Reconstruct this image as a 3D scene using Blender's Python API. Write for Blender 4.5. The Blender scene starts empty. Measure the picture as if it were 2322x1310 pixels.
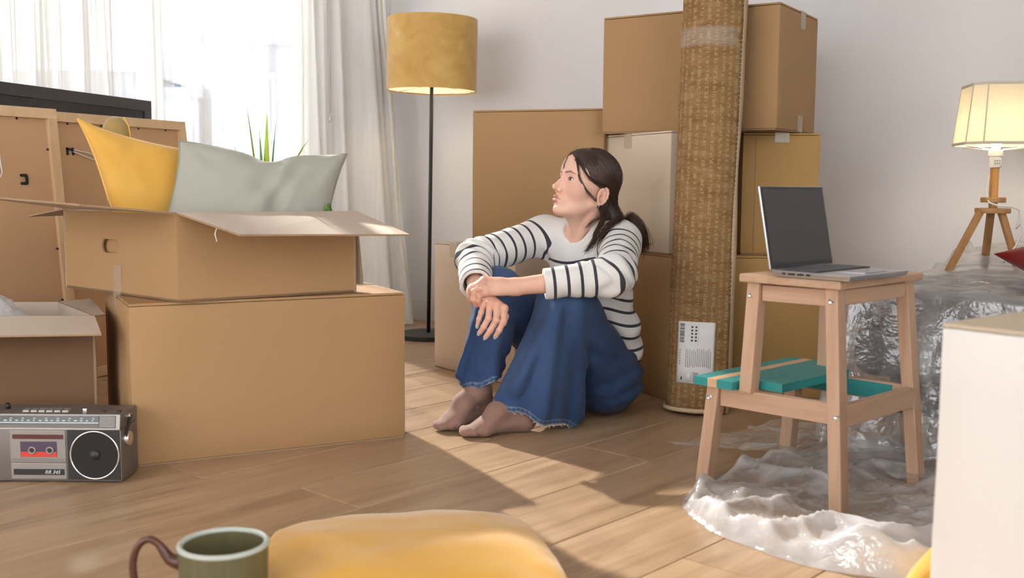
import bpy, bmesh, math, random
import numpy as np
from mathutils import Vector, Matrix, noise as mnoise

scene = bpy.context.scene
COL = scene.collection
PI = math.pi

# ------------------------------------------------------------------ camera
cam_d = bpy.data.cameras.new('camera')
cam = bpy.data.objects.new('camera', cam_d)
COL.objects.link(cam)
scene.camera = cam
cam_d.sensor_width = 36.0
cam_d.lens = 36.0 * 2350.0 / 2322.0
_p = math.atan((655.0 - 420.0) / 2350.0)
_roll = math.radians(0.4)
_fw = Vector((0, math.cos(_p), -math.sin(_p)))
_rt = Vector((1, 0, 0))
_up = _rt.cross(_fw)
_r2 = _rt * math.cos(_roll) + _up * math.sin(_roll)
_u2 = -_rt * math.sin(_roll) + _up * math.cos(_roll)
_m = Matrix((_r2, _u2, -_fw)).transposed().to_4x4()
_m.translation = Vector((0, 0, 0.69))
cam.matrix_world = _m
cam_d.clip_start = 0.05
cam_d.dof.use_dof = True
cam_d.dof.focus_distance = 3.1
cam_d.dof.aperture_fstop = 4.2

# ------------------------------------------------------------------ world, sun, exposure
SUN_DIR = Vector((0.51 * math.cos(math.radians(30)), -0.86 * math.cos(math.radians(30)), -math.sin(math.radians(30))))
world = bpy.data.worlds.new('world')
scene.world = world
world.use_nodes = True
wn = world.node_tree.nodes
wl = world.node_tree.links
wn.clear()
_o = wn.new('ShaderNodeOutputWorld')
_b = wn.new('ShaderNodeBackground')
_s = wn.new('ShaderNodeTexSky')
_s.sky_type = 'HOSEK_WILKIE'
_s.turbidity = 5.0
_s.ground_albedo = 0.4
_s.sun_direction = (-SUN_DIR.x, -SUN_DIR.y, -SUN_DIR.z)
_mx = wn.new('ShaderNodeMixRGB')
_mx.inputs[0].default_value = 0.9
_mx.inputs[2].default_value = (0.95, 0.97, 1.0, 1)
wl.new(_s.outputs[0], _mx.inputs[1])
wl.new(_mx.outputs[0], _b.inputs[0])
_b.inputs[1].default_value = SKY_STRENGTH = 2.3
wl.new(_b.outputs[0], _o.inputs[0])
sun_d = bpy.data.lights.new('sun', 'SUN')
sun = bpy.data.objects.new('sun', sun_d)
COL.objects.link(sun)
sun.rotation_euler = SUN_DIR.to_track_quat('-Z', 'Y').to_euler()
sun.location = (-4, 9, 6)
sun_d.energy = 8.5
sun_d.color = (1.0, 0.95, 0.88)
sun_d.angle = math.radians(1.3)
vs = scene.view_settings
vs.view_transform = 'Standard'
vs.look = 'None'
vs.gamma = 1.0
vs.use_curve_mapping = False
vs.exposure = 1.22
scene.cycles.max_bounces = 5
scene.cycles.diffuse_bounces = 3
scene.cycles.transparent_max_bounces = 10
scene.cycles.sample_clamp_indirect = 8.0
scene.cycles.use_adaptive_sampling = True
scene.cycles.adaptive_threshold = 0.11
scene.cycles.adaptive_min_samples = 16
scene.cycles.glossy_bounces = 3
scene.cycles.transmission_bounces = 4
world.cycles.sampling_method = 'MANUAL'
world.cycles.sample_map_resolution = 256
scene.cycles.caustics_reflective = False
scene.cycles.caustics_refractive = False
scene.cycles.use_denoising = True
try:
    scene.cycles.denoiser = 'OPENIMAGEDENOISE'
except Exception:
    pass

# ------------------------------------------------------------------ object helpers
def tag(o, label=None, cat=None, group=None, kind=None):
    if label: o['label'] = label
    if cat: o['category'] = cat
    if group: o['group'] = group
    if kind: o['kind'] = kind
    return o

def empty(name, loc=(0, 0, 0), rz=0.0, label=None, cat=None, group=None, rot=None):
    o = bpy.data.objects.new(name, None)
    o.empty_display_size = 0.05
    COL.objects.link(o)
    o.location = loc
    o.rotation_euler = rot if rot else (0, 0, rz)
    return tag(o, label, cat, group)

def pydata(name, verts, faces, mat, parent=None, smooth=False, mats=None):
    me = bpy.data.meshes.new(name)
    me.from_pydata([tuple(v) for v in verts], [], [tuple(f) for f in faces])
    me.validate()
    for m in (mats or [mat]):
        me.materials.append(m)
    if smooth:
        me.polygons.foreach_set('use_smooth', [True] * len(me.polygons))
    me.update()
    o = bpy.data.objects.new(name, me)
    COL.objects.link(o)
    if parent: o.parent = parent
    return o

def npmesh(name, V, Fq, mat, parent=None, smooth=True):
    """numpy verts (n,3), quads (m,4) or tris -> object"""
    me = bpy.data.meshes.new(name)
    V = np.asarray(V, dtype=np.float32); Fq = np.asarray(Fq, dtype=np.int32)
    k = Fq.shape[1]
    me.vertices.add(len(V)); me.vertices.foreach_set('co', V.ravel())
    me.loops.add(Fq.size); me.loops.foreach_set('vertex_index', Fq.ravel())
    me.polygons.add(len(Fq))
    me.polygons.foreach_set('loop_start', np.arange(0, Fq.size, k, dtype=np.int32))
    me.polygons.foreach_set('loop_total', np.full(len(Fq), k, dtype=np.int32))
    me.update(calc_edges=True)
    me.validate()
    if smooth:
        me.polygons.foreach_set('use_smooth', np.ones(len(me.polygons), dtype=bool))
    me.materials.append(mat)
    o = bpy.data.objects.new(name, me)
    COL.objects.link(o)
    if parent: o.parent = parent
    return o

def vattr(o, name, arr):
    arr = np.asarray(arr, dtype=np.float32)
    if arr.ndim == 1:
        a = o.data.attributes.new(name, 'FLOAT', 'POINT'); a.data.foreach_set('value', arr)
    else:
        if arr.shape[1] == 3: arr = np.hstack([arr, np.ones((len(arr), 1), np.float32)])
        a = o.data.attributes.new(name, 'FLOAT_COLOR', 'POINT'); a.data.foreach_set('color', arr.ravel())

class MB:
    """collects shapes into one mesh"""
    def __init__(s): s.v = []; s.f = []
    def add(s, vs_, fs_):
        n = len(s.v); s.v += [Vector(v) for v in vs_]; s.f += [[n + i for i in f] for f in fs_]; return s
    def box(s, lo, hi, bev=0.0):
        lo = Vector(lo); hi = Vector(hi)
        bm = bmesh.new(); bmesh.ops.create_cube(bm, size=1.0)
        for v in bm.verts:
            v.co = Vector(((v.co[i] + .5) * (hi[i] - lo[i]) + lo[i]) for i in range(3))
        if bev > 0:
            bmesh.ops.bevel(bm, geom=bm.edges[:], offset=bev, segments=2, affect='EDGES', profile=.6)
        return s.bm(bm)
    def bm(s, bm, M=None):
        bm.verts.index_update()
        vv = [(M @ v.co) if M else v.co.copy() for v in bm.verts]
        ff = [[v.index for v in f.verts] for f in bm.faces]
        bm.free(); return s.add(vv, ff)
    def hexa(s, p, bev=0.0):
        """8 corners: bottom 4 ccw, top 4 ccw"""
        fs = [(3, 2, 1, 0), (4, 5, 6, 7), (0, 1, 5, 4), (1, 2, 6, 5), (2, 3, 7, 6), (3, 0, 4, 7)]
        bm = bmesh.new(); vv = [bm.verts.new(Vector(q)) for q in p]
        for f in fs: bm.faces.new([vv[i] for i in f])
        if bev > 0: bmesh.ops.bevel(bm, geom=bm.edges[:], offset=bev, segments=2, affect='EDGES', profile=.6)
        return s.bm(bm)
    def beam(s, a, b, w, t, up=(0, 0, 1), bev=0.0, w2=None, t2=None):
        """rectangular bar from a to b; w across, t along 'up'-ish"""
        a = Vector(a); b = Vector(b); d = (b - a).normalized(); up = Vector(up)
        x = d.cross(up).normalized(); y = x.cross(d).normalized()
        w2 = w if w2 is None else w2; t2 = t if t2 is None else t2
        def q(c, ww, tt): return [c - x * ww / 2 - y * tt / 2, c + x * ww / 2 - y * tt / 2, c + x * ww / 2 + y * tt / 2, c - x * ww / 2 + y * tt / 2]
        return s.hexa(q(a, w, t) + q(b, w2, t2), bev)
    def tube(s, pts, r, n=10, cap=True):
        pts = [Vector(p) for p in pts]
        rs = r if isinstance(r, (list, tuple)) else [r] * len(pts)
        base = len(s.v); prev = None
        for i, p in enumerate(pts):
            d = (pts[min(i + 1, len(pts) - 1)] - pts[max(i - 1, 0)])
            d = d.normalized() if d.length > 1e-9 else Vector((0, 0, 1))
            if prev is None:
                x = d.orthogonal().normalized()
            else:
                x = (prev - d * prev.dot(d))
                x = x.normalized() if x.length > 1e-6 else d.orthogonal().normalized()
            prev = x; y = d.cross(x)
            for k in range(n):
                a = 2 * PI * k / n
                s.v.append(p + (x * math.cos(a) + y * math.sin(a)) * rs[i])
        for i in range(len(pts) - 1):
            for k in range(n):
                k2 = (k + 1) % n
                s.f.append([base + i * n + k, base + i * n + k2, base + (i + 1) * n + k2, base + (i + 1) * n + k])
        if cap:
            s.f.append([base + k for k in range(n)][::-1])
            s.f.append([base + (len(pts) - 1) * n + k for k in range(n)])
        return s
    def lathe(s, prof, n=32, c=(0, 0, 0), closed=False):
        """profile [(r,z)], around z through c"""
        base = len(s.v); c = Vector(c)
        for (r, z) in prof:
            for k in range(n):
                a = 2 * PI * k / n
                s.v.append(c + Vector((r * math.cos(a), r * math.sin(a), z)))
        m = len(prof)
        for i in range(m if closed else m - 1):
            j = (i + 1) % m
            for k in range(n):
                k2 = (k + 1) % n
                s.f.append([base + i * n + k, base + i * n + k2, base + j * n + k2, base + j * n + k])
        if not closed:
            if prof[0][0] > 1e-6: s.f.append([base + k for k in range(n)][::-1])
            if prof[-1][0] > 1e-6: s.f.append([base + (m - 1) * n + k for k in range(n)])
        return s
    def prism(s, poly, z0, z1, M=None):
        n = len(poly)
        vv = [Vector((p[0], p[1], z0)) for p in poly] + [Vector((p[0], p[1], z1)) for p in poly]
        if M: vv = [M @ v for v in vv]
        ff = [list(range(n))[::-1], list(range(n, 2 * n))] + [[i, (i + 1) % n, n + (i + 1) % n, n + i] for i in range(n)]
        return s.add(vv, ff)
    def build(s, name, mat, parent=None, smooth=False, M=None):
        v = [M @ q for q in s.v] if M else s.v
        o = pydata(name, v, s.f, mat, parent, smooth)
        if smooth == 'auto':
            o.data.polygons.foreach_set('use_smooth', [True] * len(o.data.polygons))
            o.data.set_sharp_from_angle(angle=math.radians(35))
        return o

# ------------------------------------------------------------------ material helpers
class NT:
    def __init__(s, name):
        s.m = bpy.data.materials.new(name); s.m.use_nodes = True
        s.t = s.m.node_tree; s.t.nodes.clear()
        s.out = s.n('OutputMaterial')
    def n(s, typ, **kw):
        nd = s.t.nodes.new('ShaderNode' + typ)
        for k, v in kw.items():
            if hasattr(nd, k): setattr(nd, k, v)
            else: s.set(nd, k, v)
        return nd
    def set(s, nd, k, v):
        i = nd.inputs[k.replace('_', ' ') if isinstance(k, str) and k.replace('_', ' ') in nd.inputs else k]
        if hasattr(v, 'bl_idname') or isinstance(v, bpy.types.NodeSocket): s.l(v, i)
        else: i.default_value = v
    def l(s, a, b):
        if not isinstance(a, bpy.types.NodeSocket): a = a.outputs[0]
        s.t.links.new(a, b)
    def coords(s, scale=(1, 1, 1), kind='Object', rot=(0, 0, 0)):
        tc = s.n('TexCoord'); mp = s.n('Mapping')
        s.l(tc.outputs[kind], mp.inputs[0]); mp.inputs['Scale'].default_value = scale; mp.inputs['Rotation'].default_value = rot
        return mp.outputs[0]
    def noise(s, vec, scale=5, detail=3, rough=.5, dist=0.0):
        nd = s.n('TexNoise'); s.l(vec, nd.inputs['Vector'])
        nd.inputs['Scale'].default_value = scale; nd.inputs['Detail'].default_value = detail
        nd.inputs['Roughness'].default_value = rough; nd.inputs['Distortion'].default_value = dist
        return nd.outputs[0]
    def ramp(s, fac, stops, interp='LINEAR'):
        r = s.n('ValToRGB'); s.l(fac, r.inputs[0]); r.color_ramp.interpolation = interp
        e = r.color_ramp.elements
        while len(e) < len(stops): e.new(.5)
        for i, (p, c) in enumerate(stops):
            e[i].position = p; e[i].color = (c[0], c[1], c[2], 1) if len(c) == 3 else c
        return r.outputs[0]
    def math(s, op, a, b=None, c=None, clamp=False):
        nd = s.n('Math'); nd.operation = op; nd.use_clamp = clamp
        for i, x in enumerate((a, b, c)):
            if x is None: continue
            if isinstance(x, (int, float)): nd.inputs[i].default_value = x
            else: s.l(x, nd.inputs[i])
        return nd.outputs[0]
    def mix(s, fac, a, b, blend='MIX'):
        nd = s.n('MixRGB'); nd.blend_type = blend
        for i, x in enumerate((fac, a, b)):
            if isinstance(x, (int, float)): nd.inputs[i].default_value = x
            elif isinstance(x, (tuple, list)): nd.inputs[i].default_value = (x[0], x[1], x[2], 1)
            else: s.l(x, nd.inputs[i])
        return nd.outputs[0]
    def bump(s, h, strength=.2, dist=.002):
        b = s.n('Bump'); s.l(h, b.inputs['Height']); b.inputs['Strength'].default_value = strength; b.inputs['Distance'].default_value = dist
        return b.outputs[0]
    def attr(s, name, out='Fac'):
        a = s.n('Attribute'); a.attribute_name = name; return a.outputs[out]
    def principled(s, color=None, rough=.6, metal=0.0, normal=None, **kw):
        p = s.n('BsdfPrincipled')
        def put(k, v):
            if isinstance(v, bpy.types.NodeSocket): s.l(v, p.inputs[k])
            elif isinstance(v, (tuple, list)) and len(v) == 3 and p.inputs[k].type == 'RGBA': p.inputs[k].default_value = (v[0], v[1], v[2], 1)
            else: p.inputs[k].default_value = v
        if color is not None: put('Base Color', color)
        put('Roughness', rough); put('Metallic', metal)
        if normal is not None: put('Normal', normal)
        for k, v in kw.items(): put(k.replace('_', ' '), v)
        return p
    def done(s, sh):
        s.l(sh, s.out.inputs[0]); return s.m

def srgb(*c):
    c = [x / 255.0 for x in c]
    return tuple((x / 12.92 if x <= .04045 else ((x + .055) / 1.055) ** 2.4) for x in c)

def plain(name, color, rough=.5, metal=0.0, var=.06, scale=30.0, bump=.0, **kw):
    t = NT(name); v = t.coords()
    nz = t.noise(v, scale, 3)
    c = t.mix(nz, tuple(x * (1 - var) for x in color), tuple(min(1, x * (1 + var)) for x in color))
    nrm = t.bump(t.noise(v, scale * 4, 2), bump, .001) if bump else None
    return t.done(t.principled(c, rough, metal, nrm, **kw))

MAT = {}
def wood_mat(name, c1, c2, axis=2, scale=18, rough=.5, ring=6.0):
    t = NT(name)
    sc = [scale, scale, scale]; sc[axis] = scale * .07
    oi = t.n('ObjectInfo'); tc = t.n('TexCoord'); mp = t.n('Mapping')
    off = t.n('VectorMath'); off.operation = 'ADD'
    sca = t.n('VectorMath'); sca.operation = 'SCALE'
    cmb = t.n('CombineXYZ')
    for i in range(3): t.l(oi.outputs['Random'], cmb.inputs[i])
    t.l(cmb.outputs[0], sca.inputs[0]); sca.inputs['Scale'].default_value = 7.3
    t.l(tc.outputs['Object'], off.inputs[0]); t.l(sca.outputs[0], off.inputs[1])
    t.l(off.outputs[0], mp.inputs[0]); mp.inputs['Scale'].default_value = sc
    n1 = t.noise(mp.outputs[0], 1.0, 5, .6, .6)
    n2 = t.noise(mp.outputs[0], 5.0, 3, .6)
    f = t.math('ADD', t.math('MULTIPLY', n1, .75), t.math('MULTIPLY', n2, .25))
    c = t.ramp(f, [(.32, c1), (.5, tuple((a + b) / 2 for a, b in zip(c1, c2))), (.68, c2)])
    c = t.mix(t.math('MULTIPLY', oi.outputs['Random'], .18), c, tuple(x * .6 for x in c1))
    return t.done(t.principled(c, rough, 0, t.bump(f, .08, .001)))
# ================================================================== THE ROOM
U = Vector((0.68, 0.733, 0)).normalized()          # along the window wall, away from the camera
N_IN = Vector((U.y, -U.x, 0))                       # from the window wall into the room
CORNER = Vector((-0.63, 5.42, 0))
V = Vector((0.78, -0.626, 0)).normalized()          # along the back wall, to the right
HC = 2.75
LW, LB = 6.2, 5.5
PA = CORNER - U * LW
PB = CORNER + V * LB
PD = PA + V * LB

def wallmat():
    t = NT('wall_paint'); v = t.coords()
    n = t.noise(v, 1.2, 3); c = t.mix(n, (.84, .815, .805), (.88, .86, .85))
    return t.done(t.principled(c, .75, 0, t.bump(t.noise(v, 260, 2), .12, .0006)))
MAT['wall'] = wallmat()
MAT['ceiling'] = plain('ceiling_paint', (.84, .83, .82), .8, var=.02, scale=2)
MAT['trim'] = plain('trim_white', (.82, .80, .78), .4, var=.02, scale=6)
MAT['frame_white'] = plain('window_frame_white', (.85, .85, .86), .35, var=.02, scale=6)

def glassmat():
    t = NT('window_glass')
    tr = t.n('BsdfTransparent'); gl = t.n('BsdfGlossy'); gl.inputs['Roughness'].default_value = .02
    fr = t.n('Fresnel'); fr.inputs['IOR'].default_value = 1.45
    mx = t.n('MixShader'); t.l(fr, mx.inputs[0]); t.l(tr, mx.inputs[1]); t.l(gl, mx.inputs[2])
    return t.done(mx)
MAT['glass'] = glassmat()

def wall_frame(origin, xdir, ndir):
    """matrix: local x along the wall, y outwards, z up"""
    M = Matrix((xdir, ndir, Vector((0, 0, 1)))).transposed().to_4x4(); M.translation = origin
    return M

def build_wall(name, origin, xdir, outdir, length, openings=(), th=.22):
    M = wall_frame(origin, xdir, outdir)
    mb = MB(); x = -th
    for (a, b, z0, z1) in sorted(openings):
        mb.box((x, 0, -.05), (a, th, HC)); mb.box((a, 0, -.05), (b, th, z0)); mb.box((a, 0, z1), (b, th, HC)); x = b
    mb.box((x, 0, -.05), (length + th, th, HC))
    return tag(mb.build(name, MAT['wall'], None, False, M), kind='structure'), M

OPEN1 = (0.42, 2.95, 0.12, 2.50)
OPEN2 = (4.3, 6.0, 0.12, 2.50)
_, MWIN = build_wall('wall_left', CORNER, -U, -N_IN, LW, [OPEN1, OPEN2])
_, MBACK = build_wall('wall_back', CORNER, V, Vector((-V.y, V.x, 0)), LB)
OPEN3 = (0.3, 5.2, 0.12, 2.6)
_, MFRONT = build_wall('wall_front', PA, V, Vector((V.y, -V.x, 0)), LB, [OPEN3])
OPEN4 = (2.2, 5.9, 0.12, 2.6)
_, MRIGHT = build_wall('wall_right', PB, -U, N_IN, LW, [OPEN4])

def build_window(name, M, op, nsash):
    a, b, z0, z1 = op
    root = MB()
    f = .055
    root.box((a, .06, z0), (b, .13, z0 + f)); root.box((a, .06, z1 - f), (b, .13, z1))
    root.box((a, .06, z0 + f), (a + f, .13, z1 - f)); root.box((b - f, .06, z0 + f), (b, .13, z1 - f))
    o = tag(root.build(name, MAT['frame_white'], None, False, M), kind='structure')
    w = (b - a - 2 * f) / nsash
    for i in range(nsash):
        x0 = a + f + i * w; x1 = x0 + w; s_ = .05
        mb = MB()
        mb.box((x0, .07, z0 + f), (x1, .12, z0 + f + s_)); mb.box((x0, .07, z1 - f - s_), (x1, .12, z1 - f))
        mb.box((x0, .07, z0 + f + s_), (x0 + s_, .12, z1 - f - s_)); mb.box((x1 - s_, .07, z0 + f + s_), (x1, .12, z1 - f - s_))
        sa = mb.build('sash', MAT['frame_white'], o, False, M)
        MB().box((x0 + s_, .094, z0 + f + s_), (x1 - s_, .098, z1 - f - s_)).build('pane', MAT['glass'], sa, False, M)
    sill = MB().box((a - .03, -.03, z0 - .03), (b + .03, .06, z0), .006).build('window_sill', MAT['trim'], o, False, M)
    return o
build_window('window_1', MWIN, OPEN1, 3)
build_window('fill_window_2', MWIN, OPEN2, 2)  # invented, out of view: adds cool daylight from the left
build_window('fill_window_3', MFRONT, OPEN3, 4)  # invented behind the camera, made large for frontal fill light
build_window('fill_window_4', MRIGHT, OPEN4, 3)  # invented too, unseen: more soft fill from behind the camera

tag(MB().prism([(p.x, p.y) for p in (CORNER + Vector((-.4, .5, 0)), PA + Vector((-.5, 0, 0)), PD + Vector((0, -.5, 0)), PB + Vector((.5, 0, 0)))], HC, HC + .2).build('ceiling', MAT['ceiling']), kind='structure')

# baseboards: a board and a thinner moulding on top
def baseboard(name, M, length, gaps=()):
    mb = MB()
    x = 0
    for (a, b) in list(gaps) + [(length, length)]:
        if a - x > .02:
            mb.box((x, -.014, 0), (a, 0, .085), .003); mb.box((x, -.009, .085), (a, 0, .105), .003)
        x = b
    return tag(mb.build(name, MAT['trim'], None, False, M), kind='structure')
baseboard('baseboard_back', MBACK, LB)
baseboard('baseboard_left', MWIN, LW)
baseboard('baseboard_front', MFRONT, LB)
baseboard('baseboard_right', MRIGHT, LW)

# ------------------------------------------------------------------ floor of laminate planks
def floor_mat():
    t = NT('laminate_oak')
    oi = t.n('ObjectInfo'); tc = t.n('TexCoord'); mp = t.n('Mapping')
    cmb = t.n('CombineXYZ'); t.l(t.math('MULTIPLY', oi.outputs['Random'], 37.0), cmb.inputs[0]); t.l(t.math('MULTIPLY', oi.outputs['Random'], 11.0), cmb.inputs[1])
    ad = t.n('VectorMath'); ad.operation = 'ADD'; t.l(tc.outputs['Object'], ad.inputs[0]); t.l(cmb.outputs[0], ad.inputs[1])
    t.l(ad.outputs[0], mp.inputs[0]); mp.inputs['Scale'].default_value = (.9, 11, 1)
    g1 = t.noise(mp.outputs[0], 1.6, 6, .62, 1.1)
    mp2 = t.n('Mapping'); t.l(ad.outputs[0], mp2.inputs[0]); mp2.inputs['Scale'].default_value = (3.0, 120, 1)
    g2 = t.noise(mp2.outputs[0], 1.0, 4, .6)
    mp3 = t.n('Mapping'); t.l(ad.outputs[0], mp3.inputs[0]); mp3.inputs['Scale'].default_value = (1.4, 3, 1)
    g3 = t.noise(mp3.outputs[0], 1.3, 2, .5)
    c = t.ramp(g1, [(.28, srgb(140, 108, 78)), (.45, srgb(172, 140, 106)), (.6, srgb(190, 159, 124)), (.8, srgb(204, 177, 144))])
    c = t.mix(t.math('MULTIPLY', g2, .35), c, srgb(128, 98, 72))
    c = t.mix(t.math('MULTIPLY', g3, .35), c, srgb(196, 170, 140))
    c = t.mix(t.math('MULTIPLY', oi.outputs['Random'], .22), c, srgb(152, 122, 92))
    r = t.math('ADD', t.math('MULTIPLY', g1, .18), .26)
    return t.done(t.principled(c, r, 0, t.bump(t.math('ADD', g1, t.math('MULTIPLY', g2, .5)), .06, .001), Specular_IOR_Level=.42))
MAT['floor'] = floor_mat()
MAT['subfloor'] = plain('plank_joint_dark', srgb(70, 48, 32), .8)
floor_o = tag(MB().prism([(p.x, p.y) for p in (CORNER, PA, PD, PB)], -.05, -.012).build('floor', MAT['subfloor']), kind='structure')
PW, PL = .222, 1.38
def plank_mesh():
    bm = bmesh.new(); bmesh.ops.create_cube(bm, size=1.0)
    for v in bm.verts:
        v.co = Vector((v.co.x * (PL - .0012), v.co.y * (PW - .0014), v.co.z * .012 - .006))
    top = [e for e in bm.edges if all(v.co.z > -.001 for v in e.verts)]
    bmesh.ops.bevel(bm, geom=top, offset=.0016, segments=1, affect='EDGES')
    me = bpy.data.meshes.new('plank'); bm.to_mesh(me); bm.free(); me.materials.append(MAT['floor']); return me
plank_me = plank_mesh()
random.seed(4)
rows = int(LB * V.dot(N_IN) / PW) + 1
skew = V.dot(-U) / V.dot(N_IN)
TMAX = LB * V.dot(N_IN)
for r in range(rows):
    t0 = r * PW; tc_ = min(t0 + PW / 2, TMAX - PW / 2)
    s0 = skew * tc_ ; s1 = LW + skew * tc_
    s_ = s0 - (r * .53 % 1.0) * PL
    while s_ < s1:
        a = max(s_, s0); b = min(s_ + PL, s1)
        if b - a > .06 and t0 + PW <= TMAX + .12:
            o = bpy.data.objects.new('plank', plank_me); COL.objects.link(o)
            o.parent = floor_o
            c = CORNER - U * ((a + b) / 2) + N_IN * (t0 + PW / 2)
            o.location = c; o.rotation_euler = (0, 0, math.atan2(-U.y, -U.x)); o.scale = ((b - a) / PL, 1, 1)
        s_ += PL

# ------------------------------------------------------------------ sheer curtains on a rod
def curtain_mat():
    t = NT('sheer_voile')
    v = t.coords((60, 60, 1.2))
    n = t.noise(v, 1.0, 3)
    tr = t.n('BsdfTransparent'); tl = t.n('BsdfTranslucent'); df = t.n('BsdfDiffuse')
    tr.inputs[0].default_value = (.97, .98, 1, 1)
    tl.inputs[0].default_value = (.80, .80, .79, 1); df.inputs[0].default_value = (.80, .785, .75, 1)
    m1 = t.n('MixShader'); m1.inputs[0].default_value = .93; t.l(tl, m1.inputs[1]); t.l(df, m1.inputs[2])
    fac = t.math('SUBTRACT', t.math('ADD', t.math('MULTIPLY', n, .24), .80), t.math('MULTIPLY', t.attr('thin'), .34), clamp=True)
    # seen edge-on the weave closes up
    lw = t.n('LayerWeight'); lw.inputs[0].default_value = .35
    fac2 = t.math('ADD', fac, t.math('MULTIPLY', lw.outputs['Facing'], .30), clamp=True)
    m2 = t.n('MixShader'); t.l(fac2, m2.inputs[0]); t.l(tr, m2.inputs[1]); t.l(m1, m2.inputs[2])
    return t.done(m2)
MAT['voile'] = curtain_mat()
MAT['rod'] = plain('rod_metal', (.55, .54, .52), .3, .9)

def curtain(name, s0, s1, seed, label, folds, flare=0.0, flare_s=0.5):
    rnd = random.Random(seed)
    nx, nz = int((s1 - s0) * 170), 34
    ph = [rnd.uniform(0, 6.28) for _ in range(8)]
    Vv = []; 
    for j in range(nz + 1):
        z = .012 + (2.545 - .012) * j / nz
        dn = 1 - j / nz
        for i in range(nx + 1):
            f = i / nx
            s = s0 + (s1 - s0) * f
            warp = f + .035 * math.sin(5 * f * PI + ph[0]) + .012 * math.sin(17 * f + ph[1] + dn * 1.1)
            a = 2 * PI * folds * warp
            amp = .020 + .018 * dn
            y = math.sin(a + .5 * math.sin(2.2 * dn + ph[2])) + .45 * math.sin(a * 1.93 + ph[3] + dn * 1.7) * dn + .3 * math.sin(a * .47 + ph[4]) + .28 * math.sin(a * 3.3 + ph[6] + 3.2 * dn) + .35 * mnoise.noise(Vector((s * 14, z * 1.1, seed)))
            ds = .018 * math.sin(a * .5 + ph[5] + dn * 2.6) * dn
            off = .105 + amp * y * .8
            if flare:
                off += flare * dn ** 1.4 * max(0.0, 1 - (s - s0) / flare_s) ** 1.2
            Vv.append((s + ds, -off, z))
    Ff = []
    w = nx + 1
    for j in range(nz):
        for i in range(nx):
            Ff.append((j * w + i, j * w + i + 1, (j + 1) * w + i + 1, (j + 1) * w + i))
    root = empty(name, (MWIN @ Vector(((s0 + s1) / 2, -.1, 0))), 0, label, 'curtain', 'sheer curtains at the window')
    inv = root.matrix_basis.inverted()
    Vw = [inv @ (MWIN @ Vector(p)) for p in Vv]
    o = pydata('sheer_fabric', Vw, Ff, MAT['voile'], root, True)
    vattr(o, 'thin', [max(0.0, min(1.0, (p[0] - .50) / .25)) * max(0.0, min(1.0, (1.62 - p[0]) / .25)) for p in Vv])
    # stitched side hem: a doubled strip along the leading edge
    return root
curtain('sheer_curtain', 1.28, 3.15, 3, 'white sheer curtain behind the television and picture frames', 17)
cr = curtain('sheer_curtain', .20, 1.255, 8, 'white sheer curtain beside the yellow floor lamp, gathered at its edge', 11, .27, .42)
# hem of the leading edge
mb = MB(); pts = []
for j in range(26):
    z = .02 + 2.5 * j / 25; dn = 1 - j / 25
    pts.append(Vector((.20 + .006 * math.sin(j * .9), -(.105 + .27 * dn ** 1.4 + .012 * math.sin(j * .7 + 1)), z)))
for i in range(25):
    a = pts[i]; b = pts[i + 1]; d = Vector((.022, -.004 * math.sin(i), 0)); e = Vector((0, -.003, 0))
    n = len(mb.v)
    mb.v += [a - d * .2, a + d, b + d, b - d * .2, a - d * .2 + e, a + d + e, b + d + e, b - d * .2 + e]
    mb.f += [[n, n + 1, n + 2, n + 3], [n + 7, n + 6, n + 5, n + 4], [n, n + 3, n + 7, n + 4], [n + 1, n + 5, n + 6, n + 2]]
inv = cr.matrix_basis.inverted()
mb.build('side_hem', plain('hem_cream', (.80, .76, .68), .8), cr, True, inv @ MWIN)
# draw cord with a small knob
mb = MB(); cs = .52
mb.tube([(cs, -.17, 2.5), (cs, -.171, 1.9), (cs, -.17, 1.02)], .0022, 6)
mb.lathe([(.0, -.022), (.006, -.018), (.008, -.008), (.006, .004), (.003, .01), (0, .012)], 10, (cs, -.17, 1.0))
mb.build('draw_cord', plain('cord_grey', (.62, .60, .57), .6), cr, True, inv @ MWIN)
rod = empty('curtain_rod', MWIN @ Vector((1.65, -.1, 2.57)), 0, 'metal curtain rod above the window', 'curtain rod')
inv = rod.matrix_basis.inverted()
MB().tube([(.12, -.1, 2.57), (3.25, -.1, 2.57)], .012, 12).build('pole', MAT['rod'], rod, True, inv @ MWIN)
for x in (.14, 1.3, 3.22):
    MB().beam((x, -.1, 2.57), (x, 0, 2.57), .02, .02, (0, 0, 1), .002).build('bracket', MAT['rod'], rod, False, inv @ MWIN)

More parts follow.
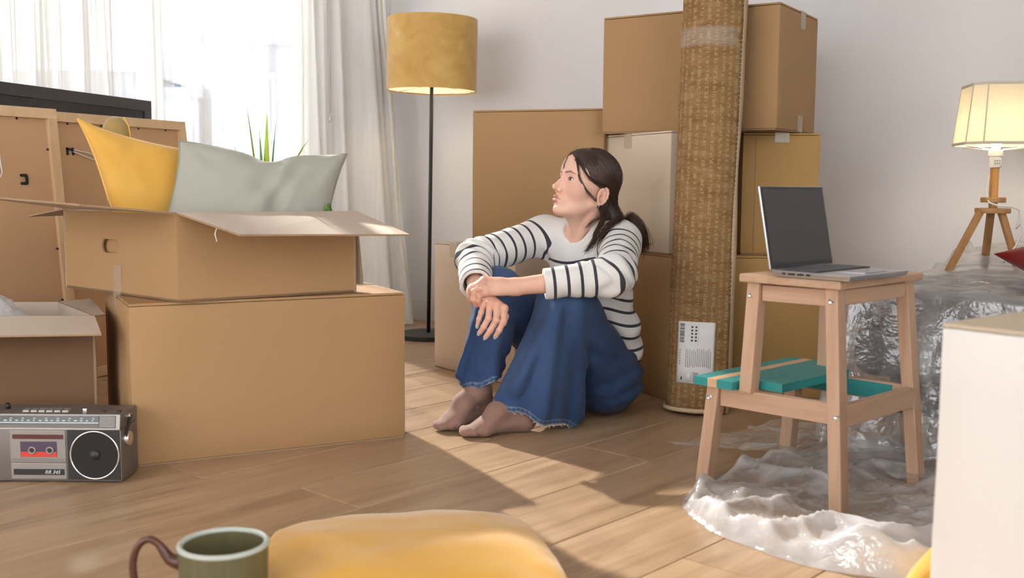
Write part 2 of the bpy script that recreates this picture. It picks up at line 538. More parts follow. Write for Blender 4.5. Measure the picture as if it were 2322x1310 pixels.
# ------------------------------------------------------------------ houses across the street, seen through the curtain
MAT['facade'] = plain('facade_blue_grey', (.24, .275, .34), .8, var=.1, scale=.6)
MAT['facade2'] = plain('facade_pale', (.36, .39, .44), .8, var=.1, scale=.6)
MAT['roof'] = plain('slate_roof', (.26, .29, .34), .7, var=.15, scale=2)
MAT['house_window'] = plain('house_window_dark', (.18, .20, .25), .25)
def house(name, label, x0, x1, y, ztop, matw, storeys, cols, gable=False):
    root = empty(name, ((x0 + x1) / 2, y, -9), 0, label, 'building')
    w = x1 - x0; h = ztop + 9
    MB().box((-w / 2, 0, 0), (w / 2, 6, h)).build('wall', matw, root)
    if gable:
        MB().add([(-w / 2 - .1, -.1, h), (w / 2 + .1, -.1, h), (w / 2 + .1, 6.1, h), (-w / 2 - .1, 6.1, h), (-w / 2 + .4, 3, h + .8), (w / 2 - .4, 3, h + .8)],
                 [(0, 1, 5, 4), (2, 3, 4, 5), (1, 2, 5), (3, 0, 4), (3, 2, 1, 0)]).build('roof', MAT['roof'], root)
    else:
        MB().box((-w / 2 - .15, -.15, h), (w / 2 + .15, 6.1, h + .18)).build('roof', MAT['roof'], root)
    cw = w / cols
    for r in range(storeys):
        for c in range(cols):
            x = -w / 2 + cw * (c + .5); z = h - 1.15 - r * 2.2
            f = MB().box((x - cw * .28, -.08, z - .62), (x + cw * .28, .02, z + .62)).build('window', MAT['frame_white'], root)
            MB().box((x - cw * .22, -.10, z - .54), (x + cw * .22, -.06, z + .54)).build('pane', MAT['house_window'], f)
house('apartment_house', 'tall blue-grey apartment house seen faintly through the right curtain', -5.75, -3.7, 20, 3.3, MAT['facade'], 4, 3)
house('corner_house', 'lower pale house seen faintly between the two curtains', -7.25, -6.15, 20.5, 2.35, MAT['facade2'], 3, 2)
house('gabled_house', 'grey gabled house seen faintly through the left curtain', -10.0, -7.6, 21, 2.9, MAT['facade'], 4, 4, True)
house('pale_house', 'pale house at the far left behind the left curtain', -13.5, -10.45, 22, 2.4, MAT['facade2'], 3, 4)
# ================================================================== CARDBOARD BOXES
def cardboard(name, c, var=.05, rough=.72):
    t = NT(name); v = t.coords()
    n1 = t.noise(v, 3.0, 4, .6); n2 = t.noise(v, 260, 2)
    vs_ = t.coords((1, 1, .02)); n3 = t.noise(vs_, 240, 1)
    cc = t.mix(n1, tuple(x * (1 - var) for x in c), tuple(min(1, x * (1 + var)) for x in c))
    cc = t.mix(t.math('MULTIPLY', n2, .22), cc, tuple(x * .72 for x in c))
    h = t.math('ADD', t.math('MULTIPLY', n3, .5), t.math('MULTIPLY', n2, .3))
    return t.done(t.principled(cc, rough, 0, t.bump(h, .10, .0008), Specular_IOR_Level=.25))
MAT['kraft'] = cardboard('kraft_brown', (.425, .252, .118))
MAT['kraft_warm'] = cardboard('kraft_golden', (.52, .315, .118))
MAT['kraft_pale'] = cardboard('kraft_pale', (.70, .57, .43))  # pale kraft, lightened further in place of missing grazing sunlight
MAT['kraft_in'] = cardboard('kraft_inside', (.56, .455, .36))
MAT['kraft_white'] = cardboard('white_coated_card', (.87, .82, .76), .02)
MAT['corrug'] = plain('corrugated_edge', (.36, .23, .13), .85, var=.25, scale=300)
MAT['white_edge'] = plain('white_edge', (.80, .76, .73), .8)
def tapemat(name='parcel_tape', col=(.72, .60, .44), alpha=.55):
    t = NT(name)
    p = t.principled(col, .16, 0, t.bump(t.noise(t.coords(), 45, 3), .25, .002))
    tr = t.n('BsdfTransparent'); mx = t.n('MixShader'); mx.inputs[0].default_value = alpha
    t.l(tr, mx.inputs[1]); t.l(p, mx.inputs[2]); return t.done(mx)
MAT['tape'] = tapemat()
MAT['tape_clear'] = tapemat('clear_tape', (.80, .74, .64), .11)

def panel_mesh(mb, lo, hi, bulge=.0, n=6, seed=0):
    """an axis-aligned closed box whose sides bow a little"""
    lo = Vector(lo); hi = Vector(hi)
    bm = bmesh.new(); bmesh.ops.create_cube(bm, size=1.0)
    bmesh.ops.bevel(bm, geom=bm.edges[:], offset=.008, segments=2, affect='EDGES', profile=.5)
    bmesh.ops.subdivide_edges(bm, edges=[e for e in bm.edges if e.calc_length() > .3], cuts=n, use_grid_fill=True)
    d = hi - lo
    for v in bm.verts:
        c = v.co.copy(); p = Vector((lo[i] + (c[i] + .5) * d[i] for i in range(3)))
        # keep bevel at a few millimetres, not scaled
        for i in range(3):
            e = .5 - abs(c[i])
            if e < .009: p[i] = (hi[i] if c[i] > 0 else lo[i]) + (-1 if c[i] > 0 else 1) * e * .45
        w = [max(0.0, 1 - (2 * c[i]) ** 2) for i in range(3)]
        for i in range(2):
            if abs(c[i]) > .49:
                j = 1 - i
                p[i] += (1 if c[i] > 0 else -1) * bulge * w[j] * w[2]
        q = p * 6 + Vector((seed * 3.7, 0, 0))
        if abs(c.z) < .47:
            k = .0016 * mnoise.noise(q)
            p.x += k * w[2]; p.y += k * w[2]
        v.co = p
    mb.bm(bm)

def carton(name, label, near, ang, w, d, h, z0, mat, tape='y', seam=True, bulge=.004, tdown=.07, group='closed moving boxes', tape_bottom=False, crease=None, dx=0.0):
    """closed carton; near = corner nearest the camera, ang = heading of its local x edge"""
    a = Vector((math.cos(ang), math.sin(ang), 0)); b = Vector((-a.y, a.x, 0))
    c = Vector((near[0], near[1], z0)) + a * (w / 2) + b * (d / 2)
    root = empty(name, c, ang, label, 'box', group)
    ft = .006
    mb = MB(); panel_mesh(mb, (-w / 2, -d / 2, .004), (w / 2, d / 2, h - ft - .001), bulge, 6, near[0] * 10)
    mb.build('body', mat, root, 'auto')
    # top flaps meet in the middle
    g = .0015
    if tape == 'y':
        MB().box((-w / 2 + .001, -d / 2 + .001, h - ft), (-g, d / 2 - .001, h), .001).build('flap', mat, root)
        MB().box((g, -d / 2 + .001, h - ft), (w / 2 - .001, d / 2 - .001, h), .001).build('flap', mat, root)
    else:
        MB().box((-w / 2 + .001, -d / 2 + .001, h - ft), (w / 2 - .001, -g, h), .001).build('flap', mat, root)
        MB().box((-w / 2 + .001, g, h - ft), (w / 2 - .001, d / 2 - .001, h), .001).build('flap', mat, root)
    MB().box((-w / 2 + .003, -d / 2 + .003, 0), (w / 2 - .003, d / 2 - .003, .004)).build('bottom_flap', MAT['corrug'], root)
    tw = .024; e = .0012; bl = bulge + .0015
    def strip(segs, nm='tape'):
        mb = MB()
        for lo, hi in segs: mb.box(lo, hi)
        mb.build(nm, MAT['tape'], root)
    if tape == 'y':
        strip([((dx - tw, -d / 2 - e, h), (dx + tw, d / 2 + e, h + e)), ((dx - tw, -d / 2 - e - .0008, h - tdown), (dx + tw, -d / 2 - .0004, h + e)),
               ((dx - tw, d / 2 + .0004, h - tdown), (dx + tw, d / 2 + e + .0008, h + e))])
        if tape_bottom: strip([((dx - tw, -d / 2 - e - .0008, .002), (dx + tw, -d / 2 - .0004, tdown))])
    elif tape == 'x':
        strip([((-w / 2 - e, dx - tw, h), (w / 2 + e, dx + tw, h + e)), ((-w / 2 - e - .0008, dx - tw, h - tdown), (-w / 2 - .0004, dx + tw, h + e)),
               ((w / 2 + .0004, dx - tw, h - tdown), (w / 2 + e + .0008, dx + tw, h + e))])
    if crease is not None:      # a pressed fold line down the local front face
        MB().box((crease - .0012, -d / 2 - bulge * .7 - .0006, .01), (crease + .0012, -d / 2 - .0002, h - .012)).build('crease', MAT['corrug'], root)
    return root

def A2(x, y): return math.atan2(y, x)
carton('cardboard_box', 'large closed brown cardboard box on the floor beside the radio', (-.919, 2.466), A2(.889, .458), .708, .52, .40, 0, MAT['kraft'], 'x', tdown=.09)
carton('cardboard_box', 'pale cardboard box on the floor behind the woman, under a brown box', (.01, 3.507), A2(.794, .608), .40, .50, .476, 0, MAT['kraft_pale'], 'x', tdown=.05, dx=.12)
carton('cardboard_box', 'square brown cardboard box standing on the pale box, left of the woman\'s head', (-.146, 3.775), A2(.952, -.307), .485, .36, .480, .4772, MAT['kraft'], None)
carton('cardboard_box', 'narrow brown cardboard box on the floor at the woman\'s back', (.505, 3.285), A2(.903, .43), .205, .50, .472, 0, MAT['kraft'], None)
carton('cardboard_box', 'pale cardboard box behind the woman\'s head with her shadow on it', (.497, 3.29), A2(.907, .42), .20, .52, .392, .4732, MAT['kraft_pale'], 'x', tdown=.05, bulge=.002)
carton('cardboard_box', 'brown cardboard box on the floor behind the wooden step stool', (.715, 3.34), A2(1, .03), .325, .42, .468, 0, MAT['kraft_warm'], None)
carton('cardboard_box', 'golden cardboard box between two others, behind the laptop screen', (.748, 3.40), A2(1, .04), .255, .40, .396, .4692, MAT['kraft_warm'], 'y', tdown=.03, crease=-.085, bulge=.002)
carton('cardboard_box', 'big brown cardboard box on top of the tall stack behind the rug', (.815, 3.24), math.radians(57), .385, .61, .387, .8672, MAT['kraft'], 'y', tape_bottom=True, tdown=.055, dx=.03)

# ------------------------------------------------------------------ open boxes
def quad_slab(P, t):
    """slab of thickness t from a quad P (4 points), extruded along its normal"""
    P = [Vector(p) for p in P]
    n = (P[1] - P[0]).cross(P[3] - P[0]).normalized() * t
    return P + [p + n for p in P]

def slab(name, P, t, mat, parent, inner=None, bev=.0008):
    mb = MB(); mb.hexa(quad_slab(P, t), 0)
    o = pydata(name, mb.v, mb.f, mat, parent, False, [mat, inner or mat, MAT['corrug']])
    # faces: 0 outer, 1 inner, rest edges
    for i, p in enumerate(o.data.polygons):
        p.material_index = 0 if i == 0 else (1 if i == 1 else 2)
    return o

def panel_with_hole(P, hole_c, hole_w, hole_h, t):
    """quad P (bl, br, tr, tl) with a stadium hole at fraction hole_c"""
    P = [Vector(p) for p in P]
    def at(u_, v_): return (P[0] * (1 - u_) + P[1] * u_) * (1 - v_) + (P[3] * (1 - u_) + P[2] * u_) * v_
    W_ = (P[1] - P[0]).length; H_ = (P[3] - P[0]).length
    n = 32; inner = []; outer = []
    cu, cv = hole_c
    for k in range(n):
        a = 2 * PI * (k + .5) / n
        ca, sa = math.cos(a), math.sin(a)
        r = hole_h / 2
        x = ca * r + (hole_w / 2 - r) * (1 if ca > 0 else -1); y = sa * r
        inner.append((cu + x / W_, cv + y / H_))
        dx_, dy_ = x / W_, y / H_
        m = min(((1 - cu) / dx_ if dx_ > 0 else -cu / dx_) if abs(dx_) > 1e-9 else 1e9, ((1 - cv) / dy_ if dy_ > 0 else -cv / dy_) if abs(dy_) > 1e-9 else 1e9)
        outer.append((cu + dx_ * m, cv + dy_ * m))
    corners = [(0, 0), (1, 0), (1, 1), (0, 1)]
    for c in corners:
        k = min(range(n), key=lambda i: (outer[i][0] - c[0]) ** 2 + (outer[i][1] - c[1]) ** 2); outer[k] = c
    nrm = (P[1] - P[0]).cross(P[3] - P[0]).normalized() * t
    vo = [at(*q) for q in outer]; vi = [at(*q) for q in inner]
    vv = vo + vi + [p + nrm for p in vo] + [p + nrm for p in vi]
    ff = []
    for k in range(n):
        k2 = (k + 1) % n
        ff.append([k2, k, n + k, n + k2])
        ff.append([2 * n + k, 2 * n + k2, 3 * n + k2, 3 * n + k])
        ff.append([n + k, 3 * n + k, 3 * n + k2, n + k2])
        ff.append([k, k2, 2 * n + k2, 2 * n + k])
    return vv, ff

# upper open box (racked a little out of square)
bN = Vector((-.809, 2.499, 0)); bR = Vector((-.419, 2.775, 0)); bL = Vector((-1.233, 2.85, 0)); bB = bR + bL - bN
Z0, Z1 = .4017, .615
root = empty('open_cardboard_box', ((bN + bB) / 2) + Vector((0, 0, Z0)), 0, 'open cardboard box with raised flaps holding cushions, on the large box', 'box')
inv = Matrix.Translation(-root.location)
def q(p, z): return inv @ Vector((p.x, p.y, z))
T = .005
slab('side_panel', [q(bR, Z0), q(bN, Z0), q(bN, Z1), q(bR, Z1)], T, MAT['kraft'], root, MAT['kraft_in'])
slab('side_panel', [q(bB, Z0), q(bR, Z0), q(bR, Z1), q(bB, Z1)], T, MAT['kraft'], root, MAT['kraft_in'])
slab('side_panel', [q(bL, Z0), q(bB, Z0), q(bB, Z1), q(bL, Z1)], T, MAT['kraft'], root, MAT['kraft_in'])
vv, ff = panel_with_hole([q(bL, Z0), q(bN, Z0), q(bN, Z1), q(bL, Z1)], (.44, .58), .085, .036, -T)
lp = pydata('side_panel', vv, ff, MAT['kraft'], root)
# the pushed-in tongue of the hand hole
dL = (bN - bL).normalized(); nL = Vector((dL.y, -dL.x, 0)); nL = nL if nL.dot(bB - bN) < 0 else -nL
hc = bL + (bN - bL) * .44; hz = Z0 + .58 * (Z1 - Z0)
tg = [hc - dL * .060 - nL * .0115, hc + dL * .060 - nL * .0115]
slab('tongue', [q(tg[0], hz - .028), q(tg[1], hz - .028), q(tg[1] - nL * .004, hz + .028), q(tg[0] - nL * .004, hz + .028)], -.003, MAT['kraft'], lp)
MB().prism([(q(p, 0).x, q(p, 0).y) for p in (bN, bR, bB, bL)], 0, .006).build('bottom_flap', MAT['corrug'], root)
# flaps
def flap(P, mat=None, inner=None, t=.0045):
    return slab('flap', [inv @ Vector(p) for p in P], t, mat or MAT['kraft'], root, inner or MAT['kraft_in'])
flap([(-.600, 2.275, .575), (-.255, 2.575, .563), (bR.x, bR.y, Z1), (bN.x, bN.y, Z1)], MAT['kraft'], MAT['kraft_in'])
flap([(bN.x, bN.y, Z1), (bL.x, bL.y, Z1 + .004), (-1.386, 2.665, .652), (-.966, 2.315, .6375)], MAT['kraft_in'], MAT['kraft'])
flap([(bL.x, bL.y, Z1), (bB.x, bB.y, Z1), (-.995, 3.33, .60), (-1.425, 3.052, .588)], MAT['kraft_in'], MAT['kraft'])
flap([(bB.x, bB.y, Z1), (bR.x, bR.y, Z1), (-.405, 2.792, .42), (-.829, 3.143, .42)], MAT['kraft_in'], MAT['kraft'])
# tape hanging down the left face, over the gap, onto the lower box
mb = MB(); tp = []
hcb = bL + (bN - bL) * .50
for i in range(8):
    f = i / 7; z = Z0 + .075 - f * .078
    tp.append((hcb + nL * (.0022 + .002 * math.sin(i * 2.1)) + dL * (.003 * math.sin(i * 1.7)), z))
for i in range(7):
    (c0, z0_), (c1, z1_) = tp[i], tp[i + 1]
    mb.add([q(c0 - dL * .019, z0_), q(c0 + dL * .019, z0_), q(c1 + dL * .019, z1_), q(c1 - dL * .019, z1_)], [(0, 1, 2, 3)])
to = mb.build('tape', MAT['tape_clear'], root, True)
to.modifiers.new('s', 'SOLIDIFY').thickness = .0006
# loose thread of glue hanging from the right flap
MB().tube([inv @ Vector(p) for p in [(-.672, 2.36, .592), (-.676, 2.355, .575), (-.671, 2.352, .558)]], .0014, 5).build('glue_string', plain('dried_glue', (.8, .72, .55), .4), root, True)

# left open box
cFR = Vector((-1.055, 2.60, 0)); cBR = Vector((-1.275, 2.90, 0)); cFL = Vector((-1.46, 2.565, 0)); cBL = cFL + cBR - cFR
Z1b = .355
root = empty('open_cardboard_box', ((cFR + cBL) / 2), 0, 'open brown cardboard box on the floor behind the radio, bubble wrap inside', 'box')
inv = Matrix.Translation(-root.location)
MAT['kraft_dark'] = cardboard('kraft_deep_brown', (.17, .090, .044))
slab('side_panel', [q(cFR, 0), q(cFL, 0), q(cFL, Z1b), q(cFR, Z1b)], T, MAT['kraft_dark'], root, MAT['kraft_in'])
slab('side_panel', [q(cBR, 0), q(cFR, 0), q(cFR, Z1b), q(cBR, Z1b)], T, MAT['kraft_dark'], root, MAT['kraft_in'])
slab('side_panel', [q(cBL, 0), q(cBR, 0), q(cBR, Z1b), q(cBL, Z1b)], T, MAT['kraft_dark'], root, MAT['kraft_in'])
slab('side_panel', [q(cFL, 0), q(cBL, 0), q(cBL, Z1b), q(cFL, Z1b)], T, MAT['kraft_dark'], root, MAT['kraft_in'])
MB().prism([(q(p, 0).x, q(p, 0).y) for p in (cFR, cBR, cBL, cFL)], 0, .005).build('bottom_flap', MAT['corrug'], root)
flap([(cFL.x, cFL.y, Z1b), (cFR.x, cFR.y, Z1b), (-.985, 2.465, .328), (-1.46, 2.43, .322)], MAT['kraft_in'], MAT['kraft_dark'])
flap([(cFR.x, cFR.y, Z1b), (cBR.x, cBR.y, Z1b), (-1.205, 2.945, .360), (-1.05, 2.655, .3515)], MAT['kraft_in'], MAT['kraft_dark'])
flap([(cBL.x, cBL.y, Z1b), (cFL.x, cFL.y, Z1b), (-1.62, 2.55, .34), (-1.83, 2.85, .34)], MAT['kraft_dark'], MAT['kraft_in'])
MB().box((-.15, -.12, .006), (.15, .12, .02), .004).build('folded_paper', plain('packing_paper', (.5, .4, .3), .8), root)

# white box in the right foreground
root = carton('white_box', 'cream white box cut off by the right edge, nearest to the camera', (.612, 1.462), A2(.62, -.785), .42, .40, .50, 0, MAT['kraft_white'], None, group=None)
for c in root.children:
    if c.name.startswith('flap'):
        c.data.materials[0] = cardboard('kraft_top_tan', (.62, .50, .36))
# ================================================================== helpers for soft things and lettering
def text_part(name, s, size, mat, parent, M, shear=0.0, extrude=.0002, align='LEFT'):
    cu = bpy.data.curves.new(name, 'FONT'); cu.body = s; cu.size = size; cu.extrude = extrude; cu.shear = shear; cu.align_x = align
    tmp = bpy.data.objects.new(name, cu); COL.objects.link(tmp)
    bpy.context.view_layer.update()
    dg = bpy.context.evaluated_depsgraph_get()
    me = bpy.data.meshes.new_from_object(tmp.evaluated_get(dg))
    bpy.data.objects.remove(tmp); bpy.data.curves.remove(cu)
    me.transform(M); me.materials.clear(); me.materials.append(mat); me.name = name
    o = bpy.data.objects.new(name, me); COL.objects.link(o); o.parent = parent
    return o

def frame_matrix(o, x, y, z):
    M = Matrix((Vector(x).normalized(), Vector(y).normalized(), Vector(z).normalized())).transposed().to_4x4(); M.translation = Vector(o); return M

def fbm(x, y, z, oct=3):
    return mnoise.fractal(Vector((x, y, z)), 1.0, 2.0, oct)

def fabric(name, c, c2=None, rough=.85, weave=900, sheen=.3, wv=.12, sc=3.0):
    t = NT(name); v = t.coords()
    n = t.noise(v, sc, 3); f = t.noise(v, weave, 1)
    cc = t.mix(n, c, c2 or tuple(x * .85 for x in c))
    cc = t.mix(t.math('MULTIPLY', f, .25), cc, tuple(x * .8 for x in c))
    return t.done(t.principled(cc, rough, 0, t.bump(f, wv, .0006), Sheen_Weight=sheen, Sheen_Roughness=.4, Specular_IOR_Level=.2))

def cushion(name, label, M, w, h, th, mat, seed=0, wr=.006, pinch=.06, dent=None, piping=None, pipe_r=.0028, group=None, n=44, ear=.0, flange=None):
    """a filled cushion in the local xz-plane, thickness along y"""
    rnd = random.Random(seed)
    loc = M.to_translation()
    root = empty(name, loc, 0, label, 'cushion', group)
    L = Matrix.Translation(-loc) @ M
    def pos(u_, v_, side):
        x = u_ * (1 - pinch * (1 - v_ * v_) * abs(u_) ** 3); z = v_ * (1 - pinch * (1 - u_ * u_) * abs(v_) ** 3)
        e = ear * (abs(u_) * abs(v_)) ** 6
        x *= 1 + e; z *= 1 + e
        e1 = max(0.0, 1 - u_ * u_); e2 = max(0.0, 1 - v_ * v_)
        t_ = th / 2 * (e1 ** .5 * e2 ** .5) ** .85
        k = fbm(u_ * 1.7 + seed, v_ * 1.7, side * 3.1 + seed) * wr * (e1 * e2) ** .35
        # creases that run out of the corners
        r = 0
        for cx, cz in ((-1, -1), (1, -1), (1, 1), (-1, 1)):
            dx, dz = u_ - cx, v_ - cz; d = math.hypot(dx, dz)
            if d < 1.3:
                a = math.atan2(dz, dx); r += math.sin(a * 9 + seed + cx) * max(0, 1 - d / 1.3) * min(1, d * 2.5)
        k += wr * .45 * r * (e1 * e2) ** .3
        # edge ripples
        k += wr * .35 * math.sin(u_ * 23 + seed) * math.exp(-((1 - abs(v_)) / .12) ** 2) * e1 * e2 ** .3 + wr * .35 * math.sin(v_ * 23 + seed * 2) * math.exp(-((1 - abs(u_)) / .12) ** 2) * e1 ** .3 * e2
        y = side * (t_ + k)
        p = Vector((x * w / 2, y, z * h / 2))
        if dent: p = dent(u_, v_, side, p)
        return L @ p
    vv = []; ff = []; idx = {}
    for side in (-1, 1):
        for i in range(n + 1):
            for j in range(n + 1):
                # denser near the rim
                u_ = math.sin((2 * i / n - 1) * PI / 2 * .94) / math.sin(PI / 2 * .94); v_ = math.sin((2 * j / n - 1) * PI / 2 * .94) / math.sin(PI / 2 * .94)
                rim = i in (0, n) or j in (0, n)
                if rim and side == 1: idx[(1, i, j)] = idx[(-1, i, j)]; continue
                idx[(side, i, j)] = len(vv); vv.append(pos(u_, v_, side))
        for i in range(n):
            for j in range(n):
                f = [idx[(side, i, j)], idx[(side, i + 1, j)], idx[(side, i + 1, j + 1)], idx[(side, i, j + 1)]]
                ff.append(f if side == -1 else f[::-1])
    pydata('cover', vv, ff, mat, root, True)
    ring = [idx[(-1, i, 0)] for i in range(n)] + [idx[(-1, n, j)] for j in range(n)] + [idx[(-1, i, n)] for i in range(n, 0, -1)] + [idx[(-1, 0, j)] for j in range(n, 0, -1)]
    pts = [vv[k] for k in ring]
    if piping:
        MB().tube(pts + [pts[0]], pipe_r, 6, False).build('piping', piping, root, True)
    if flange:
        fm, fw_, sides = flange
        mb = MB(); c = L @ Vector((0, 0, 0)); nn = (L.to_3x3() @ Vector((0, 1, 0))).normalized() * .0018
        m = len(pts)
        for k in range(m):
            k2 = (k + 1) % m
            if (0 if k < n else 1 if k < 2 * n else 2 if k < 3 * n else 3) not in sides: continue
            a, b = pts[k], pts[k2]
            oa = (a - c).normalized() * fw_; ob = (b - c).normalized() * fw_
            mb.add([a - nn, b - nn, b + ob - nn * .6, a + oa - nn * .6, a + nn, b + nn, b + ob + nn * .6, a + oa + nn * .6],
                   [(0, 1, 2, 3), (7, 6, 5, 4), (3, 2, 6, 7), (0, 3, 7, 4), (1, 5, 6, 2)])
        mb.build('hem', fm, root, True)
    return root

# ================================================================== THE LEFT SIDE
MAT['mustard'] = fabric('mustard_velvet', srgb(214, 156, 58), srgb(228, 182, 96), .75, 700, .7, .05, 9)
MAT['mustard_plain'] = fabric('mustard_cotton', srgb(208, 152, 52), srgb(218, 166, 68), .8, 800, .4)
MAT['olive'] = fabric('olive_velvet', srgb(150, 122, 66), srgb(176, 150, 96), .7, 700, .6, .05, 8)
MAT['sage'] = fabric('sage_cotton', srgb(174, 172, 158), srgb(162, 160, 146), .85, 700, .2, .15)
MAT['sage_hem'] = fabric('sage_hem', srgb(150, 148, 132), None, .85, 700, .2, .2)
MAT['pipe_yellow'] = plain('yellow_piping', srgb(228, 176, 84), .7)

def lean_matrix(c, xdir, lean, roll=0.0):
    x = Vector((xdir[0], xdir[1], 0)).normalized(); y = Vector((-x.y, x.x, 0)); z = Vector((0, 0, 1))
    M = Matrix((x, y, z)).transposed()
    R = M @ Matrix.Rotation(lean, 3, 'X') @ Matrix.Rotation(roll, 3, 'Y')
    R = R.to_4x4(); R.translation = Vector(c); return R

def yellow_shear(u_, v_, s, p):
    p.x += -.42 * p.z
    p.z *= 1.0 if p.z > 0 else .8
    return p
cushion('yellow_cushion', 'mustard yellow velvet cushion tilted in the open box', lean_matrix((-.930, 2.850, .615), (.83, .55), -.18, .20), .37, .37, .11, MAT['mustard'], 2, .007, .07, yellow_shear, piping=MAT['pipe_yellow'], ear=.05)
def sage_dent(u_, v_, s, p):
    d = math.exp(-((u_ - .06) / .22) ** 2) * max(0, v_) ** 1.5
    p.x -= .042 * (1 - v_) * abs(u_)
    p.z -= .026 * d
    p.z += .018 * math.exp(-((u_ + .85) / .5) ** 2) * max(0, v_) ** 2
    p.y += (.010 * math.sin(u_ * 9 + v_ * 4) + .012 * math.sin(u_ * 17 - v_ * 9)) * math.exp(-((u_ - .12) / .28) ** 2) * (1 - u_ * u_) * (1 - v_ * v_) ** .5
    return p
cushion('sage_cushion', 'pale sage green cotton cushion leaning in the open box', lean_matrix((-.662, 2.785, .605), (.955, .297), -.42, .03), .43, .37, .135, MAT['sage'], 5, .011, .045, sage_dent, piping=MAT['sage_hem'], pipe_r=.0035, ear=.04)
# upright bolster behind them
b = empty('bolster_cushion', (-1.075, 2.895, .425), 0, 'olive velvet bolster sticking up behind the yellow cushion', 'cushion')
prof = [(0, 0), (.03, .004), (.039, .02)] + [(.040, .05 + .3 * i / 8) for i in range(9)] + [(.038, .38), (.031, .402), (.019, .416), (.006, .421), (0, .4212)]
RB = Matrix.Rotation(.02, 4, 'X') @ Matrix.Rotation(-.05, 4, 'Y') @ Matrix.Scale(1.06, 4, (0, 0, 1))
MB().lathe(prof, 28).build('cover', MAT['olive'], b, True, RB)
MB().tube([RB @ Vector((.0405 * math.cos(a0), -.0405 * math.sin(a0) * .2 - .006, z0)) for a0, z0 in ((.0, .1), (.0, .2), (.0, .3), (.02, .36), (.25, .395), (.8, .418))], .0022, 6).build('piping', MAT['pipe_yellow'], b, True)

# rolled placemat
r = empty('rolled_straw_mat', (-.825, 2.945, .41), 0, 'rolled straw mat end peeking over the sage cushion', 'mat')
mb = MB(); pts = []
for k in range(60):
    a = k / 60 * 2 * PI * 2.6; rr = .006 + .017 * k / 60
    pts.append((rr * math.cos(a), rr * math.sin(a)))
for k in range(59):
    p0, p1 = pts[k], pts[k + 1]
    mb.add([(p0[0], p0[1], 0), (p1[0], p1[1], 0), (p1[0], p1[1], .372 + .003 * math.sin(k)), (p0[0], p0[1], .372 + .003 * math.sin(k - 1))], [(0, 1, 2, 3)])
o = mb.build('straw_sheet', wood_mat('straw', srgb(214, 186, 146), srgb(236, 214, 180), 2, 200), r, True); o.modifiers.new('s', 'SOLIDIFY').thickness = .003

# plants in the box
def leaf_strip(mb, base, d, length, w, bend, curl=0.0, n=10):
    d = Vector(d).normalized(); side = d.cross(Vector((0, 0, 1)))
    side = side.normalized() if side.length > .05 else Vector((1, 0, 0))
    p = Vector(base); prev = None
    for i in range(n + 1):
        f = i / n
        ww = w * (.55 + .9 * f if f < .3 else .82 * (1 - ((f - .3) / .7) ** 1.6)) + .0004
        up = side.cross(d).normalized()
        row = [p - side * ww + up * ww * .35, p - up * ww * .1, p + side * ww + up * ww * .35]
        k = len(mb.v); mb.v += row
        if prev is not None:
            mb.f += [[prev, prev + 1, k + 1, k], [prev + 1, prev + 2, k + 2, k + 1]]
        prev = k
        p = p + d * (length / n)
        d = (d + Vector((0, 0, -1)) * bend * (f ** 1.3) / n * 6 + side * curl / n).normalized()
def leafmat(name, c1, c2):
    t = NT(name); v = t.coords((1, 1, .5)); n = t.noise(v, 30, 3)
    c = t.mix(n, c1, c2)
    p = t.principled(c, .4); tl = t.n('BsdfTranslucent'); t.l(c, tl.inputs[0])
    mx = t.n('MixShader'); mx.inputs[0].default_value = .45; t.l(p, mx.inputs[1]); t.l(tl, mx.inputs[2]); return t.done(mx)
MAT['leaf'] = leafmat('leaf_lime', srgb(120, 160, 40), srgb(178, 196, 60))
MAT['leaf_dark'] = leafmat('leaf_green', srgb(70, 120, 60), srgb(110, 160, 90))
MAT['pot'] = plain('pot_white', (.75, .73, .70), .4)
MAT['soil'] = plain('soil', (.05, .035, .025), .95, var=.4, scale=120)
pl = empty('spiky_plant', (-.700, 2.945, .4085), 0, 'spiky green potted plant behind the sage cushion', 'plant')
MB().lathe([(0, 0), (.036, 0), (.040, .004), (.050, .10), (.052, .104), (.047, .104), (.044, .09), (0, .09)], 28).build('pot', MAT['pot'], pl, 'auto')
MB().lathe([(0, .088), (.0445, .090), (.03, .094), (0, .096)], 20).build('soil', MAT['soil'], pl, True)
random.seed(12)
leaves = [((-.10, -.05, 1), .365, .008, .02), ((.03, -.04, 1), .345, .0085, .0), ((-.05, .05, 1), .30, .006, .03), ((.09, -.02, 1), .325, .006, .04),
          ((.30, -.1, 1), .31, .008, .42), ((-.32, -.06, 1), .30, .008, .36), ((.42, -.05, 1), .27, .009, .60), ((-.55, .05, .9), .33, .006, .45), ((-.30, .3, 1), .3, .006, .3),
          ((.2, .35, 1), .3, .007, .35)]
for d, ln, w, bd in leaves:
    m_ = MB(); leaf_strip(m_, (d[0] * .02, d[1] * .02, .092), d, ln * 1.12, w * 1.7, bd * 1.1)
    m_.build('leaf', MAT['leaf'] if w > .0065 else MAT['leaf_dark'], pl, True)
pl = empty('succulent', (-.500, 2.812, .4085), 0, 'small green succulent beside the right edge of the sage cushion', 'plant')
MB().lathe([(0, 0), (.015, 0), (.021, .15), (.019, .15), (.017, .14), (0, .14)], 22).build('pot', MAT['pot'], pl, 'auto')
MB().lathe([(0, .139), (.0175, .141), (0, .145)], 16).build('soil', MAT['soil'], pl, True)
